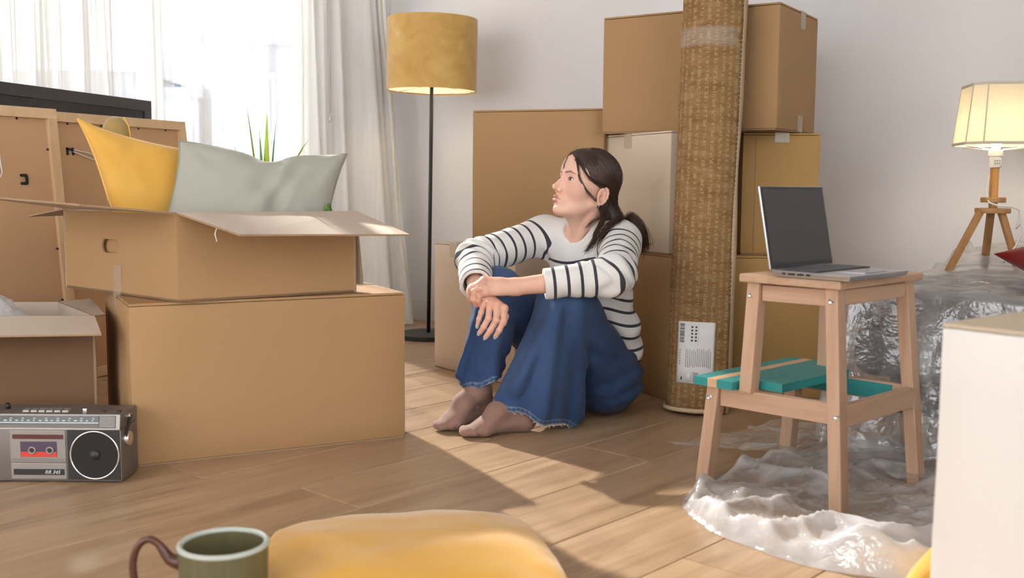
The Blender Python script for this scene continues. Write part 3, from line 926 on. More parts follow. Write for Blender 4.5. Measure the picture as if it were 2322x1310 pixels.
for k in range(14):
    a = k * 2.4; t_ = k / 14
    d = Vector((math.cos(a) * (1 - t_ * .7), math.sin(a) * (1 - t_ * .7), .45 + t_ * 1.6)).normalized()
    m_ = MB(); bm = bmesh.new(); bmesh.ops.create_uvsphere(bm, u_segments=10, v_segments=6, radius=1)
    Mx = Matrix.Translation(Vector((0, 0, .150 + .05 * t_)) + d * .016) @ d.to_track_quat('Z', 'Y').to_matrix().to_4x4() @ Matrix.Diagonal((.010, .005, .019, 1))
    m_.bm(bm, Mx).build('leaf', MAT['leaf_dark'] if k % 3 else MAT['leaf'], pl, True)

# ------------------------------------------------------------------ bubble wrap bundle in the left box
def plasticmat(name, haze=.12, gain=.7, tint=(.97, .97, .98), rough=.16, scale=26, gloss=.13):
    """clear film: mostly transparent, milky where the 'milk' attribute says the film is doubled or creased"""
    t = NT(name); v = t.coords()
    n = t.noise(v, scale, 3, .55, .8); n2 = t.noise(v, scale * 3.5, 2)
    nrm = t.bump(t.math('ADD', n, t.math('MULTIPLY', n2, .5)), .75, .008)
    tr = t.n('BsdfTransparent')
    gl = t.n('BsdfGlossy'); gl.inputs['Roughness'].default_value = rough; t.l(nrm, gl.inputs['Normal'])
    df = t.n('BsdfDiffuse'); df.inputs[0].default_value = (*tint, 1)
    tl = t.n('BsdfTranslucent'); tl.inputs[0].default_value = (*tint, 1)
    dm = t.n('MixShader'); dm.inputs[0].default_value = .35; t.l(df, dm.inputs[1]); t.l(tl, dm.inputs[2])
    st = t.math('MULTIPLY', t.math('SUBTRACT', n, .45), .3)
    fac = t.math('ADD', t.math('ADD', t.math('MULTIPLY', t.attr('milk'), gain), st), haze, clamp=True)
    m1 = t.n('MixShader'); t.l(fac, m1.inputs[0]); t.l(tr, m1.inputs[1]); t.l(dm, m1.inputs[2])
    m2 = t.n('MixShader'); m2.inputs[0].default_value = gloss; t.l(m1, m2.inputs[1]); t.l(gl, m2.inputs[2])
    return t.done(m2)
MAT['bubble'] = plasticmat('bubble_wrap', .5, .3, (.93, .93, .95), .15, 60)
bw = empty('bubble_wrap_bundle', (-1.40, 2.72, .02), 0, 'crumpled clear bubble wrap bundle in the open box at the left edge', 'bubble wrap')
bm = bmesh.new(); bmesh.ops.create_icosphere(bm, subdivisions=5, radius=1)
for v in bm.verts:
    d = v.co.copy(); k = 1 + .10 * fbm(d.x * 2, d.y * 2, d.z * 2 + 4) + .05 * fbm(d.x * 6, d.y * 6, d.z * 6)
    k += .012 * math.sin(d.x * 48) * math.sin(d.z * 48)
    v.co = Vector((d.x * .15, d.y * .11, max(-.95, d.z) * .19)) * k + Vector((0, 0, .19))
o = MB().bm(bm).build('wrapped_sheet', MAT['bubble'], bw, True); vattr(o, 'milk', [.3] * len(o.data.vertices))

# ------------------------------------------------------------------ picture frames seen from behind
MAT['frame_wood'] = wood_mat('frame_oak', srgb(214, 178, 134), srgb(232, 202, 160), 0, 30, .5)
MAT['frame_wood_v'] = wood_mat('frame_oak_v', srgb(210, 172, 128), srgb(228, 198, 156), 2, 30, .5)
MAT['mdf'] = plain('backing_board', srgb(200, 160, 120), .85, var=.05, scale=200)
MAT['black_metal'] = plain('black_metal', (.02, .02, .022), .45, .3)
MAT['string'] = plain('white_string', (.78, .74, .68), .9)
def picture_frame(label, bl, xdir, lean, W_, H_, hooks, string):
    x = Vector((xdir[0], xdir[1], 0)).normalized(); y = Vector((-x.y, x.x, 0))
    up = (Vector((0, 0, 1)) + y * lean).normalized(); yy = up.cross(x)
    M = frame_matrix(bl, x, yy, up)
    root = empty('picture_frame', bl, 0, label, 'picture frame', 'picture frames leaning by the window')
    L = Matrix.Translation(-Vector(bl)) @ M
    rw, rd = .034, .026
    for lo, hi, m_ in (((0, -rd, 0), (W_, 0, rw), 'frame_wood'), ((0, -rd, H_ - rw), (W_, 0, H_), 'frame_wood'), ((0, -rd, rw), (rw, 0, H_ - rw), 'frame_wood_v'), ((W_ - rw, -rd, rw), (W_, 0, H_ - rw), 'frame_wood_v')):
        MB().box(lo, hi, .0015).build('rail', MAT[m_], root, False, L)
    MB().box((rw, -.012, rw), (W_ - rw, -.006, H_ - rw)).build('backing_board', MAT['mdf'], root, False, L)
    MB().box((rw + .001, -.005, rw + .001), (W_ - rw - .001, -.002, H_ - rw - .001)).build('glass_sheet', MAT['glass'], root, False, L)
    clips = [(rw + .001, z, 0) for z in (.12, .3, .47, .62, .80)] + [(W_ - rw - .001, z, 0) for z in (.12, .3, .47, .62, .80)] + [(x_, H_ - rw - .001, 1) for x_ in (.09, .24, .42, .56)] + [(x_, rw + .001, 1) for x_ in (.09, .3, .5)]
    for cx, cz, hz_ in clips:
        w2, h2 = (.003, .006) if hz_ else (.007, .003)
        MB().box((cx - w2, -.0145, cz - h2), (cx + w2, -.012, cz + h2)).build('clip', MAT['black_metal'], root, False, L)
    for hx, hz_, vert in hooks:
        h_ = MB()
        for s_ in (-1, 1):   # two drilled pads joined by a bridge
            cx, cz = (hx + s_ * .012, hz_) if vert else (hx, hz_ + s_ * .013)
            aw, ah = (.0065, .013) if vert else (.013, .0065)
            for k in (-1, 0, 1):     # pad as three little rings' frames
                ox, oz = (0, k * .0085) if vert else (k * .0085, 0)
                h_.lathe([(.0016, 0), (.0052, 0), (.0052, .0022), (.0016, .0022)], 12, (0, 0, 0), True)
                nv = 48
                for i in range(len(h_.v) - nv, len(h_.v)):
                    p = h_.v[i]; h_.v[i] = Vector((cx + ox + p.x, -.0125 - p.z, cz + oz + p.y))
        if vert: h_.box((hx - .012, -.020, hz_ + .003), (hx + .012, -.014, hz_ + .011), .001)
        else: h_.box((hx + .003, -.020, hz_ - .012), (hx + .011, -.014, hz_ + .012), .001)
        h_.build('hanger', MAT['black_metal'], root, False, L)
    for pts in string:
        MB().tube(pts, .0021, 6).build('hanging_string', MAT['string'], root, True, L)
    return root
picture_frame('framed picture seen from behind, right of the two, with its cord tucked behind the cushion', (-1.535, 3.555, 0), (.43, .903), .095, .66, .934,
              [(.09, .80, True), (.57, .80, True)], [[(.098, -.018, .806), (.16, -.024, .795), (.24, -.02, .772), (.33, -.017, .757)], [(.098, -.018, .799), (.17, -.022, .775), (.25, -.02, .757), (.33, -.017, .752), (.57, -.018, .80)]])
picture_frame('framed picture seen from behind at the left edge, with a loose cord end', (-1.82, 2.86, 0), (.50, .866), .095, .70, .934,
              [(.565, .70, False), (.46, .80, True)], [[(.47, -.018, .80), (.478, -.026, .79), (.482, -.022, .75), (.486, -.02, .72), (.478, -.019, .705)]])

# ------------------------------------------------------------------ television behind the frames
MAT['tv_black'] = plain('tv_bezel', (.045, .042, .048), .32, var=.03)
MAT['tv_screen'] = plain('tv_screen', (.022, .019, .020), .14, var=.02)
tv_r = Vector((-1.455, 4.20, 0)); tv_d = Vector((.215, .76, 0)).normalized(); TW = 1.12
bx_ = tv_r - tv_d * TW
tvM = frame_matrix((bx_.x, bx_.y, .372), tv_d, Vector((-tv_d.y, tv_d.x, 0)), (0, 0, 1))
tv = empty('television', tvM.to_translation() + tv_d * TW / 2, 0, 'flat black television standing behind the picture frames', 'television')
L = Matrix.Translation(-tv.location) @ tvM
TH = .643
MB().box((0, .004, .03), (TW, .05, TH), .006).build('back_shell', MAT['tv_black'], tv, False, L)
f = .042
for lo, hi in (((0, -.008, TH - f), (TW, .004, TH)), ((0, -.008, .03), (TW, .004, .03 + f)), ((0, -.008, .03 + f), (f, .004, TH - f)), ((TW - f, -.008, .03 + f), (TW, .004, TH - f))):
    MB().box(lo, hi, .002).build('bezel', MAT['tv_black'], tv, False, L)
MB().box((f, -.002, .03 + f), (TW - f, .003, TH - f)).build('screen', MAT['tv_screen'], tv, False, L)
MB().box((TW / 2 - .04, .01, .012), (TW / 2 + .04, .04, .035)).box((TW / 2 - .2, -.07, 0), (TW / 2 + .2, .10, .012), .004).build('stand', MAT['tv_black'], tv, False, L)
for sx in (.18, TW - .18):     # floor stand
    MB().box((sx - .018, .012, -.36), (sx + .018, .040, .012), .003).build('stand_leg', MAT['tv_black'], tv, False, L)
    MB().box((sx - .022, -.09, -.372), (sx + .022, .10, -.357), .004).build('stand_foot', MAT['tv_black'], tv, False, L)
MB().box((.18, .018, -.20), (TW - .18, .034, -.17), .002).build('stand_rail', MAT['tv_black'], tv, False, L)

# ------------------------------------------------------------------ cassette radio
MAT['radio_silver'] = plain('radio_silver', srgb(116, 108, 101), .42, .35, var=.05, scale=60)  # silver darkened: the shade around the radio is in its colour
MAT['radio_light'] = plain('radio_light_trim', srgb(150, 143, 136), .35, .4, var=.03)  # lighter trim, dimmed for the same shade
MAT['radio_black'] = plain('radio_black', (.018, .015, .014), .5)
MAT['radio_dial'] = plain('radio_dial_glass', (.05, .05, .055), .12)
MAT['chrome'] = plain('chrome', (.75, .74, .72), .12, 1.0)
MAT['print'] = plain('print_pale', (.62, .68, .66), .6)
MAT['red_print'] = plain('cassette_red', (.62, .05, .03), .5)
MAT['maroon'] = plain('maroon_window', (.10, .02, .018), .2)
MAT['cass_purple'] = plain('cassette_label', (.07, .045, .08), .5)
MAT['speaker'] = plain('speaker_cloth', (.02, .016, .014), .9, var=.3, scale=400, bump=.3)
rd = empty('cassette_radio', (-1.104, 2.388, 0), 0, 'silver portable cassette radio standing on the floor', 'radio')
D = -.0525
MB().box((-.21, D, .003), (.208, .0525, .126), .005).build('lower_case', MAT['radio_silver'], rd, 'auto')
MB().hexa([(-.21, D - .004, .126), (.208, D - .004, .126), (.208, .0525, .126), (-.21, .0525, .126), (-.21, D + .002, .161), (.208, D + .002, .161), (.208, .0525, .161), (-.21, .0525, .161)], .003).build('upper_case', MAT['radio_silver'], rd, 'auto')
def fr(name, x0, x1, z0, z1, y, th, mat, bev=.0008, parent=rd):
    return MB().box((x0, y - th, z0), (x1, y, z1), bev).build(name, mat, parent)
fr('speaker_panel', .084, .2045, .008, .1245, D + .0004, .0022, MAT['radio_black'], .001)
Mf = Matrix.Rotation(PI / 2, 4, 'X')
def disc(name, cx, cz, y, prof, mat, parent=rd, n=48):
    mb = MB().lathe(prof, n, (0, 0, 0), prof[0] == prof[-1])
    return mb.build(name, mat, parent, 'auto', Matrix.Translation((cx, y, cz)) @ Mf)
sp = disc('speaker', .147, .066, D - .0016, [(0, .0006), (.016, .0002), (.05, .0016), (.054, .002), (.054, 0), (0, -.001)], MAT['speaker'])
def ring(cx, cz, y, R, r, mat, name, parent=rd):
    mb = MB().lathe([(R + r * math.cos(a), r * math.sin(a)) for a in [k * PI / 4 for k in range(8)]], 56, (0, 0, 0), True)
    return mb.build(name, mat, parent, True, Matrix.Translation((cx, y, cz)) @ Mf)
ring(.147, .066, D - .0025, .0555, .0021, MAT['chrome'], 'trim_ring', sp)
disc('dust_cap', .147, .066, D - .0022, [(.0125, 0), (.0115, .003), (.008, .0055), (.004, .0068), (0, .0072)], MAT['radio_black'], sp, 24)
for sx, sz in ((.1035, .1105), (.1905, .1105), (.1035, .0215), (.1905, .0215)):
    disc('screw', sx, sz, D - .0016, [(.0016, 0), (.0014, .0008), (0, .001)], MAT['black_metal'], rd, 10)
cd = fr('cassette_door', -.047, .0805, .048, .1235, D + .0004, .0026, MAT['radio_light'], .001)
fr('tape_counter', -.041, .076, .103, .1135, D - .0018, .0012, MAT['maroon'], .0004, cd)
cw = fr('cassette_window', -.0235, .0605, .061, .097, D - .0018, .001, MAT['cass_purple'], .0003, cd)
fr('cassette_stripe', -.0225, .0595, .0615, .073, D - .0026, .0008, MAT['red_print'], .0002, cd)
for cx in (.0035, .0445):
    ring(cx, .0765, D - .0036, .0072, .0022, MAT['radio_light'], 'reel', cd)
    disc('hub', cx, .0765, D - .0034, [(.005, 0), (.005, .0008), (0, .0008)], MAT['radio_black'], cd, 16)
for k in range(4): fr('groove', -.045, .0785, .0505 + k * .002, .0512 + k * .002, D - .0021, .0004, MAT['radio_silver'], 0, cd)
lpn = fr('name_panel', -.047, .0805, .009, .046, D + .0004, .002, MAT['radio_light'], .001)
fr('name_strip', -.041, .076, .0185, .0325, D - .0014, .001, MAT['radio_black'], .0003, lpn)
text_part('model_text', 'RR 345', .0118, MAT['print'], lpn, Matrix.Translation((.0305, D - .0026, .0215)) @ Mf, .35)
# dial on the sloped upper front
tl_ = math.atan2(.006, .035); Md = Matrix.Translation((0, D - .004, .126)) @ Matrix.Rotation(-tl_, 4, 'X')
def dl(name, x0, x1, z0, z1, th, mat, y=0.0, parent=rd):
    return MB().box((x0, y - th, z0), (x1, y, z1), 0).build(name, mat, parent, False, Md)
dg_ = dl('dial_window', -.205, .158, .011, .0305, .0012, MAT['radio_dial'])
dl('dial_line', -.205, .158, .0145, .0165, .0004, MAT['print'], -.0012, dg_)
random.seed(3)
for k in range(26):
    x0 = -.195 + k * .0135
    dl('dial_mark', x0, x0 + random.uniform(.003, .008), .0195, .0215, .0003, MAT['print'], -.0012, dg_)
    if k % 2: dl('dial_mark', x0 + .001, x0 + .006, .0245, .026, .0003, MAT['print'], -.0012, dg_)
for k in range(8): dl('grille_slat', .160, .196, .006 + k * .0032, .0076 + k * .0032, .0011, MAT['radio_light'])
dl('grille_back', .159, .197, .0045, .0315, .0003, MAT['radio_black'])
dl('end_trim', .1985, .207, .002, .033, .0015, MAT['radio_light'])
dl('dial_trim', -.208, .207, .0, .0035, .0012, MAT['radio_light']); dl('dial_trim', -.208, .207, .032, .0345, .0012, MAT['radio_light'])
for k in range(6):
    x0 = -.026 + k * .0182
    MB().hexa([(x0, -.034, .1605), (x0 + .0155, -.034, .1605), (x0 + .0155, -.014, .1605), (x0, -.014, .1605), (x0 + .001, -.032, .1655), (x0 + .0145, -.032, .1655), (x0 + .0145, -.016, .168), (x0 + .001, -.016, .168)], .0008).build('key', MAT['radio_light'], rd)
MB().box((.112, -.03, .1605), (.122, -.02, .1690), .0018).build('slide_knob', MAT['chrome'], rd)
for x0 in (.155, .19): MB().box((x0, -.03, .1605), (x0 + .009, -.022, .1645), .001).build('slide_switch', MAT['radio_black'], rd)
Mx_ = Matrix.Rotation(PI / 2, 4, 'Y')
MB().lathe([(0.0175, 0), (.0175, .007), (.016, .0095), (0, .0105)], 28).build('tuning_knob', MAT['chrome'], rd, 'auto', Matrix.Translation((.208, -.02, .098)) @ Mx_)
MB().lathe([(0.0075, 0), (.0075, .005), (.006, .007), (0, .0075)], 20).build('handle_pivot', MAT['chrome'], rd, 'auto', Matrix.Translation((.208, -.005, .147)) @ Mx_)
MB().beam((.214, -.006, .150), (.216, -.046, .112), .004, .008, (1, 0, 0), .001).build('strap_end', MAT['radio_black'], rd)
MB().tube([(-.075, .0, .1612), (-.075, .0, .168), (-.0745, -.004, .172)], .006, 10).build('dial_knob', MAT['radio_black'], rd, True)
for sx in (-.18, .175):
    MB().box((sx, -.04, 0), (sx + .02, .04, .0035)).build('foot', MAT['radio_black'], rd)
# ================================================================== FLOOR LAMP
def velvetshade():
    t = NT('mustard_lampshade'); v = t.coords()
    n = t.noise(v, 7, 4, .6, .8)
    c = t.ramp(n, [(.3, srgb(212, 164, 82)), (.6, srgb(232, 190, 110)), (.8, srgb(244, 212, 146))])
    p = t.principled(c, .7, 0, t.bump(t.noise(v, 500, 1), .1, .0005), Sheen_Weight=.8, Sheen_Roughness=.35)
    tl = t.n('BsdfTranslucent'); t.l(c, tl.inputs[0]); mx = t.n('MixShader'); mx.inputs[0].default_value = .22
    t.l(p, mx.inputs[1]); t.l(tl, mx.inputs[2]); return t.done(mx)
MAT['lamp_velvet'] = velvetshade()
MAT['shade_liner'] = plain('shade_liner', (.88, .84, .74), .7, var=.02)
MAT['lamp_black'] = plain('lamp_black', (.022, .021, .02), .45, .2)
def bulbmat(name, col, st):
    t = NT(name); e = t.n('Emission'); e.inputs[0].default_value = (*col, 1); e.inputs[1].default_value = st; return t.done(e)
def bulb_light(parent, loc, watts, col, r=.03):
    d = bpy.data.lights.new('bulb_light', 'POINT'); d.energy = watts; d.color = col; d.shadow_soft_size = r
    o = bpy.data.objects.new('bulb_light', d); COL.objects.link(o); o.parent = parent; o.location = loc
fl = empty('floor_lamp', (-.378, 4.66, 0), 0, 'floor lamp with a mustard velvet drum shade and black pole', 'lamp', rot=(0, .014, 0))
MB().lathe([(0, 0), (.136, 0), (.140, .003), (.140, .019), (.137, .022), (.02, .024), (0, .024)], 56).build('base', MAT['lamp_black'], fl, 'auto')
MB().tube([(0, 0, .02), (0, 0, 1.24)], .0085, 16).build('pole', MAT['lamp_black'], fl, True)
sh0, sh1, sr = 1.102, 1.414, .200
MB().lathe([(sr, sh0), (sr, sh1), (sr - .002, sh1), (sr - .002, sh0)], 72, (0, 0, 0), True).build('lamp_shade', MAT['lamp_velvet'], fl, 'auto')
MB().lathe([(sr - .0024, sh0 + .004), (sr - .0024, sh1 - .004), (sr - .0034, sh1 - .004), (sr - .0034, sh0 + .004)], 72, (0, 0, 0), True).build('shade_liner', MAT['shade_liner'], fl, 'auto')
mb = MB()
mb.lathe([(.195 + .002 * math.cos(a), sh0 + .006 + .002 * math.sin(a)) for a in [k * PI / 3 for k in range(6)]], 48, (0, 0, 0), True)
for k in range(3):
    a = k * 2 * PI / 3 + .4; mb.tube([(.012 * math.cos(a), .012 * math.sin(a), sh0 + .028), (.195 * math.cos(a), .195 * math.sin(a), sh0 + .006)], .0018, 6)
mb.build('shade_ring', MAT['chrome'], fl, True)
MB().tube([(0, 0, 1.12), (0, 0, 1.18)], .017, 16).build('bulb_socket', MAT['lamp_black'], fl, 'auto')
MB().lathe([(0, 1.18), (.014, 1.182), (.016, 1.20), (.03, 1.225), (.033, 1.245), (.026, 1.268), (.012, 1.277), (0, 1.279)], 20).build('bulb', bulbmat('bulb_warm', (1, .78, .45), 14), fl, True)
bulb_light(fl, (0, 0, 1.245), 6.0, (1, .72, .38), .034)

# ================================================================== RUG ROLL
def rugmat():
    t = NT('woven_jute')
    ru, rv = t.attr('ru'), t.attr('rv')
    cmb = t.n('CombineXYZ'); t.l(ru, cmb.inputs[0]); t.l(rv, cmb.inputs[1])
    def wv(x, k): return t.math('ABSOLUTE', t.math('SINE', t.math('MULTIPLY', x, k)))
    warp = wv(ru, PI / .0042); weft = wv(rv, PI / .0046)
    thread = t.math('MULTIPLY', t.math('POWER', warp, .5), t.math('POWER', weft, .5))
    mp = t.n('Mapping'); t.l(cmb.outputs[0], mp.inputs[0]); mp.inputs['Scale'].default_value = (75, 60, 1)
    n1 = t.noise(mp.outputs[0], 1.0, 2)
    vor = t.n('TexVoronoi'); vor.inputs['Scale'].default_value = 1.0; t.l(mp.outputs[0], vor.inputs['Vector'])
    mp2 = t.n('Mapping'); t.l(cmb.outputs[0], mp2.inputs[0]); mp2.inputs['Scale'].default_value = (14, 40, 1)
    n2 = t.noise(mp2.outputs[0], 1.0, 3)
    mp3 = t.n('Mapping'); t.l(cmb.outputs[0], mp3.inputs[0]); mp3.inputs['Scale'].default_value = (46, 130, 1)
    n3 = t.noise(mp3.outputs[0], 1.0, 2)
    c = t.ramp(n2, [(.3, srgb(150, 114, 74)), (.5, srgb(168, 132, 90)), (.7, srgb(184, 150, 108))])
    lt = t.math('MULTIPLY', t.math('GREATER_THAN', t.math('MULTIPLY', t.math('GREATER_THAN', t.math('SINE', t.math('MULTIPLY', ru, 2 * PI / .024)), .15), n3), .50), .75)
    c = t.mix(lt, c, srgb(206, 174, 124))
    c = t.mix(t.math('MULTIPLY', t.math('SUBTRACT', 1.0, thread), .6), c, srgb(116, 80, 42))
    return t.done(t.principled(c, .9, 0, t.bump(t.math('ADD', thread, t.math('MULTIPLY', n3, .6)), .7, .0025), Specular_IOR_Level=.15))
MAT['jute'] = rugmat()
MAT['rug_edge'] = plain('rug_binding', srgb(206, 180, 146), .9, var=.15, scale=300, bump=.4)
MAT['rug_back'] = plain('rug_backing', srgb(196, 168, 136), .9, var=.2, scale=260, bump=.4)
rb0 = Vector((.572, 3.163, 0)); rax = (Vector((.6145, 3.262, 1.25)) - rb0).normalized()
rg = empty('rolled_rug', rb0, 0, 'tall rolled-up woven jute rug leaning against the boxes', 'rug')
rx = Vector((1, 0, 0)); rx = (rx - rax * rx.dot(rax)).normalized(); ry = rax.cross(rx)
RL = 2.08
def rug_pt(r, a, z):   # angle measured from the camera side (-y), positive to the right
    return rax * z + (rx * math.sin(a) - ry * math.cos(a)) * r
RR = .0975
a_end = math.radians(50)
turns = 3.4
# spiral sheet from the core to the outer end
nA, nZ = 210, 42
vv = []; ru = []; rv = []
arc = 0; prev = None
for i in range(nA + 1):
    f = i / nA
    a = a_end - (1 - f) * turns * 2 * PI
    r = RR - (1 - f) * turns * .0125 + .0016 * math.sin(a * 2)
    if prev: arc += r * abs(a - prev)
    prev = a
    for j in range(nZ + 1):
        z = RL * j / nZ
        w = .0018 * fbm(math.cos(a) * 1.5, math.sin(a) * 1.5, z * 4) + .001 * math.sin(z * 9 + a)
        if f > .985: w += .0035 * (f - .985) / .015 * (1 + .6 * math.sin(z * 7))
        vv.append(rug_pt(r + w, a, z)); ru.append(arc); rv.append(z)
ff = [(i * (nZ + 1) + j, (i + 1) * (nZ + 1) + j, (i + 1) * (nZ + 1) + j + 1, i * (nZ + 1) + j + 1) for i in range(nA) for j in range(nZ)]
o = pydata('woven_sheet', vv, ff, MAT['jute'], rg, True)
vattr(o, 'ru', ru); vattr(o, 'rv', rv)
sm = o.modifiers.new('s', 'SOLIDIFY'); sm.thickness = .006; sm.offset = -1
# binding along the outer end: a flat strip standing a little proud
mb = MB(); n = 60
for j in range(n + 1):
    z = RL * j / n; wob = .0025 * math.sin(z * 6.5) + .0015 * math.sin(z * 15)
    a0 = a_end - .02; a1 = a_end + .30 + wob * 6
    p = [rug_pt(RR + .0035, a0, z), rug_pt(RR + .006 + wob, a1, z), rug_pt(RR - .006 + wob, a1 + .02, z), rug_pt(RR - .006, a0, z)]
    k = len(mb.v); mb.v += p
    if j:
        for m_ in range(4):
            mb.f.append([k - 4 + m_, k - 4 + (m_ + 1) % 4, k + (m_ + 1) % 4, k + m_])
mb.build('binding', MAT['rug_edge'], rg, True)
# whip stitches along the binding
mb = MB()
for j in range(150):
    z = RL * (j + .5) / 150
    mb.tube([rug_pt(RR + .0045, a_end - .06, z), rug_pt(RR + .0062, a_end + .03, z + .003)], .0011, 4)
tag(mb.build('stitching', plain('stitch_thread', srgb(222, 206, 180), .8), rg), kind='stuff')
mb = MB()
for k in range(64):
    a = 2 * PI * k / 64
    mb.v.append(rug_pt(RR + .0025, a, .004)); mb.v.append(rug_pt(RR + .0025, a, .014)); mb.v.append(rug_pt(RR - .004, a, .016)); mb.v.append(rug_pt(RR - .004, a, .002))
for k in range(64):
    b, c = k * 4, ((k + 1) % 64) * 4
    for m_ in range(4): mb.f.append([b + m_, c + m_, c + (m_ + 1) % 4, b + (m_ + 1) % 4])
mb.build('hem_band', MAT['rug_edge'], rg, True)
def on_rug(name, a0, a1, z0, z1, lift, mat, parent, n=14, nz=2, wr=0.0):
    vv = []
    for j in range(nz + 1):
        for i in range(n + 1):
            a = a0 + (a1 - a0) * i / n; z = z0 + (z1 - z0) * j / nz
            vv.append(rug_pt(RR - max(0, a_end - a) / (2 * PI) * .0125 + .0022 + lift + wr * fbm(a * 6, z * 40, 1), a, z))
    ff = [(j * (n + 1) + i, j * (n + 1) + i + 1, (j + 1) * (n + 1) + i + 1, (j + 1) * (n + 1) + i) for j in range(nz) for i in range(n)]
    o = pydata(name, vv, ff, mat, parent, True); m_ = o.modifiers.new('s', 'SOLIDIFY'); m_.thickness = .0004; return o
on_rug('packing_tape', -2.6, a_end - .02, 1.108, 1.165, .0015, MAT['tape_clear'], rg, 50, 5, .003)
MAT['paper'] = plain('label_paper', (.80, .77, .75), .6, var=.02)
MAT['ink'] = plain('label_ink', (.12, .10, .11), .7)
MAT['ink_grey'] = plain('label_ink_grey', (.42, .39, .38), .7)
La, Lb, Lz0, Lz1 = math.radians(-50), math.radians(19), .092, .278
lab = on_rug('shipping_label', La, Lb, Lz0, Lz1, .001, MAT['paper'], rg, 16, 4)
def lp(u0, u1, v0, v1, mat, nm):
    on_rug(nm, La + (Lb - La) * u0, La + (Lb - La) * u1, Lz0 + (Lz1 - Lz0) * v0, Lz0 + (Lz1 - Lz0) * v1, .0017, mat, lab, 2, 1)
random.seed(9)
v = .66
while v < .955:
    th_ = random.choice([.004, .006, .01, .014]); lp(.07, .20, v, v + th_, MAT['ink'], 'barcode_bar'); v += th_ + random.choice([.004, .006, .009])
for k in range(5):
    for m_ in range(2): lp(.38 + m_ * .10, .43 + m_ * .10, .68 + k * .055, .71 + k * .055, MAT['ink'], 'handling_mark')
lp(.02, .98, .60, .603, MAT['ink_grey'], 'rule'); lp(.02, .98, .21, .213, MAT['ink_grey'], 'rule'); lp(.56, .565, .62, .97, MAT['ink_grey'], 'rule')
for k in range(14): lp(.26 + k * .048, .275 + k * .048, .25 + random.random() * .03, .57 - random.random() * .05, MAT['ink_grey'], 'text_line')
for k in range(6): lp(.07, .11, .30 + k * .045, .322 + k * .045, MAT['ink_grey'], 'text_mark')
for k in range(3): lp(.30 + k * .17, .42 + k * .17, .03, .18, MAT['ink_grey'] if k == 1 else MAT['paper'], 'stamp_box')
lp(.14, .18, .05, .10, MAT['ink'], 'text_mark')

# ================================================================== WOODEN STEP STOOL
MAT['beech_z'] = wood_mat('beech_upright', srgb(188, 148, 118), srgb(212, 178, 150), 2, 26, .48)
MAT['beech_x'] = wood_mat('beech_across', srgb(188, 148, 116), srgb(212, 178, 148), 0, 26, .48)
MAT['beech_y'] = wood_mat('beech_along', srgb(186, 146, 116), srgb(212, 178, 150), 1, 26, .48)
MAT['teal'] = plain('teal_paint', srgb(38, 142, 142), .5, var=.08, scale=30)
def stepmat():
    t = NT('painted_step'); tc = t.n('TexCoord'); sp = t.n('SeparateXYZ'); t.l(tc.outputs['Object'], sp.inputs[0])
    wob = t.math('MULTIPLY', t.math('SUBTRACT', t.noise(t.coords(), 30, 2), .5), .006)
    y = t.math('ADD', sp.outputs[1], wob)
    s1 = t.math('MULTIPLY', t.math('GREATER_THAN', y, .298), t.math('LESS_THAN', y, .324))
    v = t.coords((3, 40, 40)); n = t.noise(v, 1.2, 4)
    wood = t.mix(n, srgb(204, 160, 118), srgb(228, 190, 150))
    teal = t.mix(n, srgb(30, 132, 134), srgb(54, 156, 152))
    return t.done(t.principled(t.mix(s1, teal, wood), .45))
SN = Vector((.695, 2.136, 0)); S1v = Vector((.727, .687, 0)).normalized()
st = empty('step_stool', SN, math.atan2(S1v.y, S1v.x), 'wooden step stool with a teal painted step, laptop on its seat', 'stool')
W_ = .355
for x0, xt in ((0.0, .014), (W_, W_ - .030)):
    MB().beam((x0, 0, 0), (xt, .036, .479), .034, .030, (0, 1, 0), .003).build('leg', MAT['beech_z'], st)
    xs = x0 + (xt - x0) * .45
    MB().beam((xs, .236, .228), (xt, .226, .479), .034, .032, (0, 1, 0), .003).build('upright', MAT['beech_z'], st)
    MB().beam((x0, .345, 0), (xs, .322, .2325), .034, .032, (0, 1, 0), .003).build('front_leg', MAT['beech_z'], st)
    side = 1 if x0 == 0 else -1
    xr = xs + side * .004
    MB().beam((xr, .022, .2125), (xr, .308, .2085), .022, .044, (0, 0, 1), .002).build('side_rail', MAT['beech_y'], st)
    MB().beam((xt + side * .003, .052, .458), (xt + side * .003, .210, .456), .020, .036, (0, 0, 1), .002).build('seat_rail', MAT['beech_y'], st)
    if x0:
        MB().box((xr - .0145, .055, .192), (xr - .0112, .30, .230)).build('painted_face', MAT['teal'], st)
    for (yy, zz) in ((.034, .452), (.232, .450), (.008, .212), (.330, .205)):
        xx = x0 + (xt - x0) * zz / .479 - side * .0175
        MB().lathe([(.0062, 0), (.006, .0012), (.0045, .0022), (.002, .0012), (0, .0012)], 18).build('screw', MAT['chrome'], st, 'auto', Matrix.Translation((xx, yy, zz)) @ Matrix.Rotation(-side * PI / 2, 4, 'Y'))
MB().beam((.02, .012, .2085), (W_ - .015, .012, .2085), .022, .046, (0, 0, 1), .002).build('back_rail', MAT['beech_x'], st)
MB().beam((.03, .036, .458), (W_ - .045, .036, .458), .020, .034, (0, 0, 1), .002).build('seat_rail', MAT['beech_x'], st)
MB().beam((.03, .226, .458), (W_ - .045, .226, .458), .020, .034, (0, 0, 1), .002).build('seat_rail', MAT['beech_x'], st)
MB().box((-.022, .004, .4795), (W_ - .002, .252, .498), .004).build('seat', MAT['beech_x'], st)
MB().prism([(-.03, .256), (-.03, .362), (W_ + .03, .362), (W_ + .03, .256), (W_ - .03, .256), (W_ - .03, .165), (.030, .165), (.030, .256)], .2335, .2525).build('step', stepmat(), st)
for pts in ([(-.0165, .25, .20), (-.0165, .20, .19), (-.0165, .12, .188)],):
    pass

